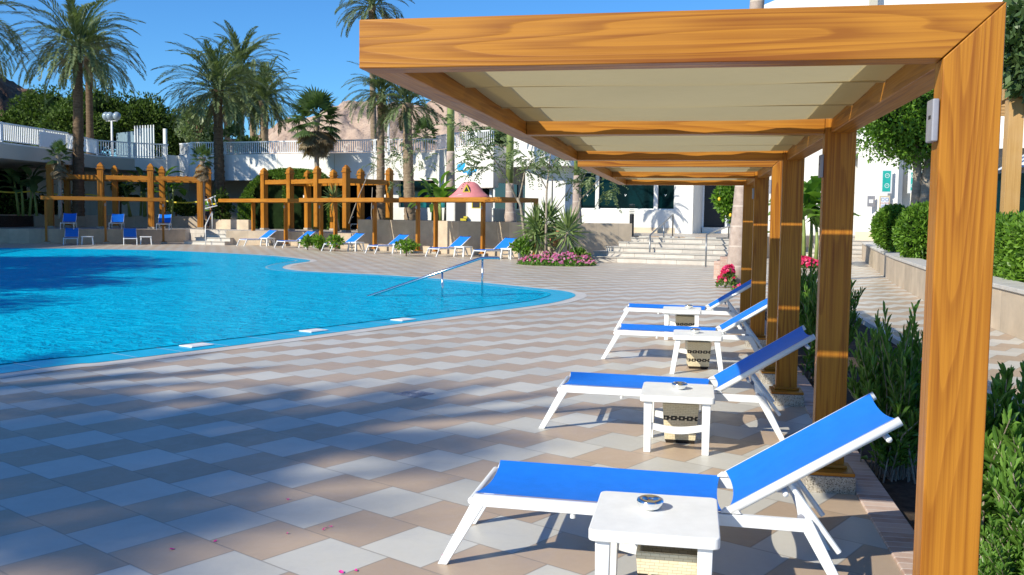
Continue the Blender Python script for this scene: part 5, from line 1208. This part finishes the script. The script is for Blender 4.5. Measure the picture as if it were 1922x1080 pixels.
# ---- yuccas
def yucca(p, z, trunk, heads, L, n, label, seed):
    root = empty('yucca', (*p, z), 0, label, 'yucca', 'spiky yuccas in the flower bed'); rs = np.random.RandomState(seed); parts = []
    tb = MB().tube(trunk, [.06, .05, .045], 8); tb.build('trunk', M['bark_grey'], root, smooth=True)
    for h in heads:
        for i in range(n):
            u = i/n; a = i*2.4; e = R(85)-R(140)*u; D = np.array([[math.cos(a)*math.cos(e), math.sin(a)*math.cos(e), math.sin(e)]]); V, F = leaf_quads(np.array([h])-np.array([[0, 0, .3*u]]), D, np.array([L*(.8+.3*rs.rand())]), np.array([.085]), rs, bend=.04)
            V[2, 2] -= .12*L*(1-abs(math.sin(e))); parts.append((V, F))
    link('leaf_rosette', np_mesh('leaf_rosette', *merge(parts)), M['leaf_yucca'], root)
p = gz(1010, 492); yucca(p.xy, 0, [(0, 0, 0), (-.05, 0, .55), (-.1, 0, 1.15)], [(-.1, 0, 1.35), (-.02, -.1, 1.0), (.28, .1, 1.55)], .85, 72, 'dense spiky yucca on the left of the pink flower bed', 1)
p = gz(1042, 493); yucca(p.xy, 0, [(0, 0, 0), (.22, 0, .5), (.42, 0, 1.05)], [(.42, 0, 1.2)], .92, 76, 'spiky yucca leaning right over the flower bed', 2)
p = gz(1032, 488); yucca(p.xy, 0, [(0, 0, 0), (0, 0, .1), (0, 0, .15)], [(0, 0, .2)], .55, 40, 'low stemless yucca in the middle of the flower bed', 3)
yucca(plan(636, 49), TZ, [(0, 0, 0), (-.15, 0, .9), (-.3, 0, 1.75)], [(-.3, 0, 1.8)], .75, 50, 'tall yucca with a bare stem inside the sunlit tall pergola', 4)
# flower bed
def flowers(name, p, z, rx, ry, h, nleaf, nfl, label, seed, mats=('leaf_shrub', 'flower_pink'), leaf=.09, fl=.055, cat='flower bed'):
    root = empty(name, (*p, z), 0, label, cat); rs = np.random.RandomState(seed)
    def pts(n, zj):
        a = rs.rand(n)*2*PI; r_ = np.sqrt(rs.rand(n)); x, y = rx*r_*np.cos(a), ry*r_*np.sin(a); zz = h*(1-r_**4*.75)*(.7+.3*np.sin(x*5.+seed)*np.cos(y*6.))+zj*rs.rand(n); return np.stack([x, y, zz], 1)
    P = pts(nleaf, -.12); P[:, 2] = np.maximum(P[:, 2]*(.3+.7*rs.rand(nleaf)**.4), .01); D = rs.normal(size=(nleaf, 3))+np.array([0, 0, .4]); V1 = leaf_quads(P, D, leaf*(.7+.6*rs.rand(nleaf)), leaf*.5*np.ones(nleaf), rs)
    link('foliage', np_mesh('foliage', *V1), M[mats[0]], root)
    P = pts(nfl, .04); parts = []; ct = np.repeat(P, 5, 0); a = np.tile(np.arange(5)*2*PI/5, nfl); nrm = unit(rs.normal(size=(nfl, 3))*.45+np.array([-.25, -.55, .7])); u_ = unit(np.cross(nrm, [0, 0, 1.])); v_ = np.cross(nrm, u_)
    D = np.repeat(u_, 5, 0)*np.cos(a)[:, None]+np.repeat(v_, 5, 0)*np.sin(a)[:, None]; V, F = leaf_quads(ct, D, np.repeat(fl*(.7+.5*rs.rand(nfl)), 5), fl*.85*np.ones(5*nfl), rs, up=np.repeat(nrm, 5, 0))
    tag(link('blossom', np_mesh('blossom', V, F), M[mats[1]], root), kind='stuff')
    return root
fa, fb = gz(963, 498), gz(1115, 500); fc = (fa+fb)/2
flowers('flower_bed', (fc+Vector((0, .75, 0))).xy, 0, (fb-fa).length/2, 1.05, .40, 6000, 430, 'oval bed of pink and magenta flowers at the foot of the spiky plants', 3)
leafy_tree('bed_shrub', 982, 464, 33.0, 17, 14, 0, 'light green shrub at the left end of the flower bed', 'shrub', 'leaf_bright', 110, .13, 12, 34, .03, 0)
leafy_tree('bed_shrub', 1085, 480, 32.6, 22, 10, 0, 'dark low shrub at the right end of the flower bed', 'shrub', 'leaf_hedge', 111, .11, 10, 60, .03, .3)
pot = MB().lathe([(.02, 0), (.13, 0), (.19, .22), (.22, .42), (.19, .50), (.225, .54), (.225, .60), (.18, .60), (.16, .5), (.02, .45)], 20).build('clay_pot', M['terracotta'], smooth=True)
pot.location = at(1040, 462, 34.6); pot.rotation_euler = (R(10), R(8), 0); pot.location.z = zat(1040, 464, 34.6); tag(pot, 'terracotta pot among the yuccas in the flower bed', 'pot')
ps = MB().box(-.2, .2, -.2, .2, -pot.location.z, -.0).build('pot_plinth', M['travertine']); ps.location = pot.location; tag(ps, 'small stone block under the terracotta pot', 'plinth'); ps.rotation_euler = (0, 0, .3)
# planters with shrubs along the low pergolas
pl_l = ['bushy green shrub in a stone planter beside the far low pergola', 'second bushy shrub left of the middle low pergola posts', 'bushy shrub between the middle low pergola posts', 'leafy shrub at the right end of the middle low pergola']
for k, (x, y, d, a) in enumerate(((577, 452, 41.5, 12), (600, 452, 41.2, 13), (628, 452, 40.4, 18), (762, 460, 36.6, 24))):
    leafy_tree('planter_shrub', x, y+2, d, a*.85, 10, .0, pl_l[k], 'shrub', 'leaf_bright', 120+k, .14, 14, 18, .02, 0, 'planter shrubs by the low pergolas')

# ---- near shrubs in the bed on the right
def shrub_mesh(seed, h, rad, stems, per, L=.13, W=.036):
    rs = np.random.RandomState(seed); P, D, LL = [], [], []; tb = MB()
    for i in range(stems):
        a = rs.rand()*2*PI; q = math.sqrt(rs.rand()); b = Vector((.12*rs.normal(), .12*rs.normal(), 0)); hh = h*(.55+.5*rs.rand())*(1-.22*q*q); t = Vector((rad*q*math.cos(a), rad*q*math.sin(a), hh)); m = (b+t)/2+Vector((.05*rs.normal(), .05*rs.normal(), .08))
        tb.tube([b, m, t], [.009, .006, .003], 5, False)
        for j in range(per):
            u = .10+.90*(j/per)**.85; p = (b*(1-u)**2+m*2*u*(1-u)+t*u*u); az = j*2.4+i; e = R(20)+R(45)*u+R(15)*rs.normal(); dr = np.array([math.cos(az)*math.cos(e), math.sin(az)*math.cos(e), math.sin(e)])+np.array((t-b).normalized())*.35
            P.append(p[:]); D.append(dr); LL.append(L*(.65+.55*rs.rand())*(1.1-.35*u))
    LL = np.array(LL); V = leaf_fine(np.array(P), np.array(D), LL, LL*W/L, rs); return tb, V
def near_shrub(x, y, label, me=None, rz=0, s=1, zs=None):
    root = empty('bed_bush', (x, y, -.07), rz, label, 'bush', 'leafy bushes in the bed on the right'); tb_, lv = me
    o = bpy.data.objects.new('stems', tb_); C.objects.link(o); o.parent = root; o = bpy.data.objects.new('leaves', lv); C.objects.link(o); o.parent = root; root.scale = (s, s, zs or s); return root
def mk(seed, h, rad, st, per, L, W):
    tb, V = shrub_mesh(seed, h, rad, st, per, L, W); me = bpy.data.meshes.new('stems'); me.from_pydata(tb.v, [], tb.f); me.materials.append(M['bark_grey']); lm = np_mesh('leaves', *V); lm.materials.append(M['leaf_shrub']); return me, lm
sA, sB, sC = mk(1, 1.15, .48, 64, 50, .145, .029), mk(2, 1.12, .52, 74, 50, .16, .034), mk(3, 1.15, .46, 64, 50, .14, .028)
near_shrub(1.31, 6.45, 'dark leafy bush filling the gap between the first two timber posts', sA, .3, .66, .95)
near_shrub(1.38, 10.1, 'leafy bush seen between the second and third timber posts', sB, 2.1, .62, 1.02)
near_shrub(1.45, 13.4, 'leafy bush at the far end of the bed behind the third post', sC, .5, .65, 1.0)
near_shrub(1.60, 5.0, 'sunlit leafy bush right of the nearest timber post', sB, 4.0, .80, .84)
near_shrub(1.98, 4.9, 'sunlit leafy bush at the right frame edge, behind two others', sA, 1.0, .85, .84)
near_shrub(1.60, 4.35, 'sunlit leafy bush at the right frame edge, in front of the taller ones', sC, 5.2, .75, .66)
near_shrub(1.37, 4.15, 'low leafy bush in the lower right corner, nearest the camera', sB, 1.9, .45, .38)
st_rs = random.Random(3)
for k in range(7):
    o = MB().lathe([(.01, -.05), (.06, -.035), (.085, 0), (.06, .04), (.01, .05)], 7).build('stone', M['border']); o.location = (1.25+.35*st_rs.random(), 3.4+.9*st_rs.random(), -.05); o.rotation_euler = (st_rs.random(), st_rs.random(), k); o.scale = (1, .7+.4*st_rs.random(), .8)
    tag(o, 'loose pale stone lying in the bed at the right frame edge', 'stone', 'loose pale stones in the bed')

# ---- right side: curved retaining wall, hedge, clipped bushes, trees
rw = [Vector((7.6, 42.5)), Vector((6.89, 41.3)), Vector((5.9, 33)), Vector((5.05, 25.5)), Vector((4.6, 20.2)), Vector((4.45, 15.4)), Vector((4.42, 13.5)), Vector((4.42, 7))]
def pw(P, z0, z1, th): mb = MB().strip(P, z0, z1, th); return mb
mb = pw(rw, -.3, .62, .30); o = mb.build('curved_wall', M['travertine'], bevel=.008); tag(o, 'curved beige retaining wall with a pale coping along the path', 'wall')
mb = pw([p+Vector((-.03, 0)) for p in rw], .622, .685, .52); mb.build('coping', M['border'], o, bevel=.008)
tag(MB().prism([p+Vector((.2, 0)) for p in rw]+[Vector((16, 7)), Vector((16, 42))], -.3, .60, 'z').build('hedge_bed_soil', M['soil']), kind='structure')
def hedge_box(name, pts, wd, z0, z1, label, cat, seed, size=.10, n=26000):
    P0 = [Vector(p) for p in pts]; c = sum(P0, Vector((0, 0)))/len(P0); root = empty(name, (*c, z0), 0, label, cat); rs = np.random.RandomState(seed); parts = []; H = z1-z0; tot = sum((P0[i+1]-P0[i]).length for i in range(len(P0)-1)); core = MB()
    for i in range(len(P0)-1):
        a, b = P0[i]-c, P0[i+1]-c; L = (b-a).length; t = (b-a)/L; nn = Vector((-t.y, t.x)); k = int(n*L/tot)
        u = rs.rand(k)*L; v = rs.rand(k)*wd; w_ = rs.rand(k)*H; face = rs.rand(k); v = np.where(face < .5, .0, np.where(face < .62, wd, v)); w_ = np.where(face >= .62, H, w_)
        bulge = .06*np.sin(u*4+seed)+.05*np.sin(w_*7+u*2); P = np.stack([a.x+t.x*u+nn.x*(v-bulge*(face < .5)), a.y+t.y*u+nn.y*(v-bulge*(face < .5)), w_+bulge*(face >= .62)], 1)+rs.normal(size=(k, 3))*.035
        on = np.where((face < .5)[:, None], -np.array([nn.x, nn.y, 0.]), np.where((face < .62)[:, None], np.array([nn.x, nn.y, 0.]), np.array([0, 0, 1.]))); D = on*.7+rs.normal(size=(k, 3))*.6; D[:, 2] += .3; LL = size*(.7+.6*rs.rand(k)); parts.append(leaf_quads(P, D, LL, LL*.42, rs))
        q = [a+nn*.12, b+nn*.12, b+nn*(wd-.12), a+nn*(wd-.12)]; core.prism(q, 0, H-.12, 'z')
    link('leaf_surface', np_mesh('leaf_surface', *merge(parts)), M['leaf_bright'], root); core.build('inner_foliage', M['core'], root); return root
hedge_box('box_hedge', [(5.5, 21.0), (5.12, 17), (5.02, 13.5), (5.02, 9)], 1.2, .6, 1.55, 'bright clipped hedge on the retaining wall at the right frame edge', 'hedge', 5)
def round_bush(px, py, d, rpx, rzpx, label, seed, mat='leaf_bright'):
    p = plan(px, d); zc = zat(px, py, d); rx, rz = rpx*d/FPX, rzpx*d/FPX; root = empty('clipped_bush', (*p, .6), 0, label, 'bush', 'clipped round bushes by the path'); rs = np.random.RandomState(seed)
    o = link('leaf_surface', np_mesh('leaf_surface', *merge([ball_leaves((0, 0, 0), (rx, rx, rz), 5200, .11, rs, jit=.05, flat=.75), clump_crown(rx*.93, rx*.93, rz*.93, 16, 90, .11, seed, .3, 0, .75)])), M[mat], root); o.location = (0, 0, zc-.6)
    blob('inner_foliage', rx*.86, rx*.86, rz*.86, root, (0, 0, zc-.6), seed); MB().tube([(0, 0, -.05), (0, 0, zc-.6)], .05, 8).build('stem', M['bark_grey'], root)
round_bush(1678, 428, 27.5, 34, 38, 'clipped round bush on the path wall, the left of two', 1)
round_bush(1735, 440, 23.5, 47, 52, 'clipped round bush on the path wall, just left of the nearest post', 2)
leafy_tree('ficus_tree', 1712, 205, 30, 100, 96, .6, 'round clipped green tree seen under the canopy beside the nearest post', 'tree', 'leaf_bright', 130, .13, 60, 240, .14, .72, None, 'bark_grey')
tk = MB().tube([at(1738, 470, 29.8), at(1736, 400, 29.8), at(1741, 330, 29.8), at(1748, 290, 29.8)], [.27, .22, .18, .16], 12).build('leaning_trunk', M['bark_grey'], smooth=True); tag(tk, 'leaning thick trunk under the round green tree', 'tree trunk')
leafy_tree('broadleaf_tree', 1945, 95, 19, 78, 105, .6, 'loose broadleaf tree at the top right corner behind the nearest post', 'tree', 'leaf_fan', 131, .22, 40, 90, .1, 0, None, 'bark_grey')
# light timber pergola and parasol at the right edge
lpg = empty('light_pergola', (*plan(1892, 19.5), .6), 0, 'pale timber pergola cut off by the right frame edge', 'pergola')
p = plan(1893, 19.5); zt = zat(1893, 188, 19.5)
child_world(MB().box(p.x-.14, p.x+.15, p.y-.14, p.y+.14, .55, zt).build('post', M['woodl_z'], bevel=.005), lpg)
child_world(MB().box(p.x-.17, p.x+4.2, p.y-.13, p.y+.13, zt+.002, zt+.36).build('beam', M['woodl_x'], bevel=.005), lpg)
child_world(MB().box(p.x-.15, p.x+.08, p.y+.132, p.y+5.5, zt+.004, zt+.355).build('beam', M['woodl_y'], bevel=.005), lpg)
for k in range(7): child_world(MB().box(p.x+.085, p.x+4.1, p.y+.7+k*.7, p.y+.82+k*.7, zt+.16, zt+.33).build('rafter', M['woodl_x']), lpg)
child_world(MB().box(p.x+3.9, p.x+4.15, p.y-.14, p.y+.14, .55, zt).build('post', M['woodl_z'], bevel=.005), lpg)
um = empty('parasol', (*plan(1960, 25), .6), 0, 'pale grey parasol edge under the pale timber pergola', 'parasol')
q = plan(1960, 25); zu = zat(1935, 318, 25); zt2 = zat(1960, 265, 25)
child_world(MB().add([(q.x, q.y, zt2)]+[(q.x+s1*1.0, q.y+s2*1.0, zu) for s1, s2 in ((-1, -1), (1, -1), (1, 1), (-1, 1))], [(0, 1, 2), (0, 2, 3), (0, 3, 4), (0, 4, 1)]).build('canopy', M['umbrella_grey']), um)
child_world(MB().tube([(q.x, q.y, .5), (q.x, q.y, zt2)], .025, 8).build('pole', M['rail_white']), um)

# ---- lemon tree, red flowers and brick planter by the pale palm
leafy_tree('lemon_tree', 1372, 372, 24.2, 26, 40, 0, 'small lemon tree with yellow fruit beside the pale palm trunk', 'tree', 'leaf_bright', 140, .11, 22, 90, .035, 0, None, 'bark_grey')
lt = C.objects[-1].parent if C.objects[-1].parent else C.objects[-1]
for k, (x, y) in enumerate(((1350, 374), (1378, 400), (1371, 404), (1381, 396), (1362, 345))):
    o = MB().lathe([(.003, -.05), (.03, -.03), (.038, 0), (.03, .03), (.003, .05)], 10).build('lemon', M['lemon'], smooth=True); o.location = at(x, y, 23.8); o.parent = lt; o.matrix_parent_inverse = Matrix.Translation(-lt.location)
bp = [gz(1337, 538), gz(1395, 543)]
bq = MB().strip([gz(1339, 523).xy, gz(1352, 523.5).xy], -.1, .46, .9).build('brick_step', M['brick'], bevel=.01); tag(bq, 'lower brick block left of the red flowers and the brick planter', 'brick block')
bw = MB().box(gz(1352, 530).x, gz(1352, 530).x+.62, gz(1352, 530).y+.35, gz(1352, 530).y+.9, -.1, .62)
tag(bw.build('brick_planter', M['brick'], bevel=.01), 'pinkish brick planter behind the red flowers at the foot of the pale palm', 'planter')
g_ = gz(1362, 541); flowers('red_flowers', (g_+Vector((.02, .2, 0))).xy, 0, .22, .22, .52, 700, 110, 'red and pink flowers in front of the brick planter', 7, ('leaf_hedge', 'flower_red'), .07, .05)
g_ = gz(1390, 545); flowers('red_flowers', (g_+Vector((.1, -.05, 0))).xy, 0, .30, .14, .10, 300, 40, 'low red flowers round the foot of the pale palm', 8, ('leaf_hedge', 'flower_red'), .06, .04)
p = plan(1523, 31.5); flowers('red_flowers', p, 0, .75, .5, .34, 1200, 300, 'pink red flowers below the banana plant between the posts', 9, ('leaf_hedge', 'flower_red'), .08, .06)

# ---- person with a ladder behind the shaded pergola
pz = zat(387, 412, 52); px_ = plan(386.5, 52)
per = empty('person', (*px_, 1.05), 0, 'person in a bright green safety vest and dark trousers carrying a ladder', 'person')
def skin(name, J, E_, mat, parent, lvl=2):
    me = bpy.data.meshes.new(name); me.from_pydata([j[:3] for j in J], E_, []); me.update(); o = bpy.data.objects.new(name, me); C.objects.link(o); me.materials.append(M[mat])
    sk = o.modifiers.new('skin', 'SKIN'); sk.use_smooth_shade = True
    for v, j in zip(me.skin_vertices[0].data, J): v.radius = (j[3], j[3]*(j[4] if len(j) > 4 else 1)); v.use_root = False
    me.skin_vertices[0].data[0].use_root = True; ss = o.modifiers.new('sub', 'SUBSURF'); ss.levels = lvl; ss.render_levels = lvl; o.parent = parent; return o
skin('body', [(0, 0, .92, .15), (0, -.01, 1.12, .14), (0, -.02, 1.32, .16), (0, -.02, 1.44, .07), (0, -.03, 1.52, .055), (0, -.05, 1.64, .095), (0, -.04, 1.73, .07),
    (.19, -.02, 1.40, .06), (.27, -.08, 1.16, .048), (.30, -.22, 1.02, .036), (.31, -.29, 1.0, .035), (-.19, -.02, 1.40, .06), (-.26, 0, 1.15, .048), (-.22, -.14, .98, .036), (-.21, -.2, .95, .035),
    (.10, 0, .86, .10), (.11, -.03, .50, .075), (.11, .03, .10, .05), (.11, -.12, .04, .042), (-.10, 0, .86, .10), (-.12, .06, .50, .075), (-.12, .14, .10, .05), (-.12, 0, .04, .042)],
    [(0, 1), (1, 2), (2, 3), (3, 4), (4, 5), (5, 6), (2, 7), (7, 8), (8, 9), (9, 10), (2, 11), (11, 12), (12, 13), (13, 14), (0, 15), (15, 16), (16, 17), (17, 18), (0, 19), (19, 20), (20, 21), (21, 22)], 'skin', per)
vest = MB().lathe([(.20, .98), (.21, 1.1), (.215, 1.28), (.225, 1.40), (.16, 1.46), (.08, 1.48)], 18); vest.v = [(x, y*.72-.02, z) for x, y, z in vest.v]; o = vest.build('safety_vest', M['hivis'], per, smooth=True)
for z in (1.08, 1.26): b_ = MB().lathe([(.214, z-.025), (.219, z+.025)], 18); b_.v = [(x, y*.73-.02, q) for x, y, q in b_.v]; b_.build('reflective_band', M['white_plastic'], o)
skin('trousers', [(0, 0, .95, .17), (.10, 0, .86, .115), (.11, -.03, .50, .088), (.11, .03, .12, .075), (-.10, 0, .86, .115), (-.12, .06, .50, .088), (-.12, .14, .12, .075)], [(0, 1), (1, 2), (2, 3), (0, 4), (4, 5), (5, 6)], 'trousers', per)
cap = MB().lathe([(.108, 1.66), (.11, 1.70), (.09, 1.78), (.02, 1.81)], 14); cap.v = [(x, y-.045, z) for x, y, z in cap.v]; cap.build('hair', M['trousers'], per, smooth=True)
per.scale = (1, 1, 1); per.rotation_euler.z = .3; per.location.z = TZ
ld = empty('ladder', at(396, 380, 51.6), 0, 'white aluminium ladder held slanting by the person in the vest', 'ladder')
L0 = [at(383, 377, 51.6), at(405, 368, 51.6)]; L1 = [at(389, 391, 51.4), at(408, 386, 51.4)]
for a, b in (L0, L1): child_world(MB().tube([a-(b-a)*.25, b], .028, 6).build('stile', M['rail_white']), ld)
for k in range(4): s_ = -.1+k*.33; child_world(MB().tube([L0[0].lerp(L0[1], s_), L1[0].lerp(L1[1], s_)], .022, 6).build('rung', M['rail_white']), ld)
tp_ = empty('barrier_tape', at(200, 362, 52), 0, 'yellow barrier tape strung across the shaded planting', 'tape')
pts = [at(-20, 357, 50.5), at(60, 359, 51.5), at(165, 365, 52.8), at(305, 376, 54.3), at(372, 379, 53.8), at(408, 382, 52.5)]
for a, b in zip(pts[:-1], pts[1:]):
    n = 6; mb = MB()
    for i in range(n+1): q = a.lerp(b, i/n)-Vector((0, 0, .10*math.sin(PI*i/n))); mb.v += [tuple(q+Vector((0, .0, .04))), tuple(q-Vector((0, .004, .04))), tuple(q+Vector((0, .006, .04))), tuple(q+Vector((0, .002, -.04)))]
    mb.f = [(4*i, 4*i+1, 4*i+5, 4*i+4) for i in range(n)]+[(4*i+2, 4*i+6, 4*i+7, 4*i+3) for i in range(n)]; child_world(mb.build('tape_span', M['yellow']), tp_)
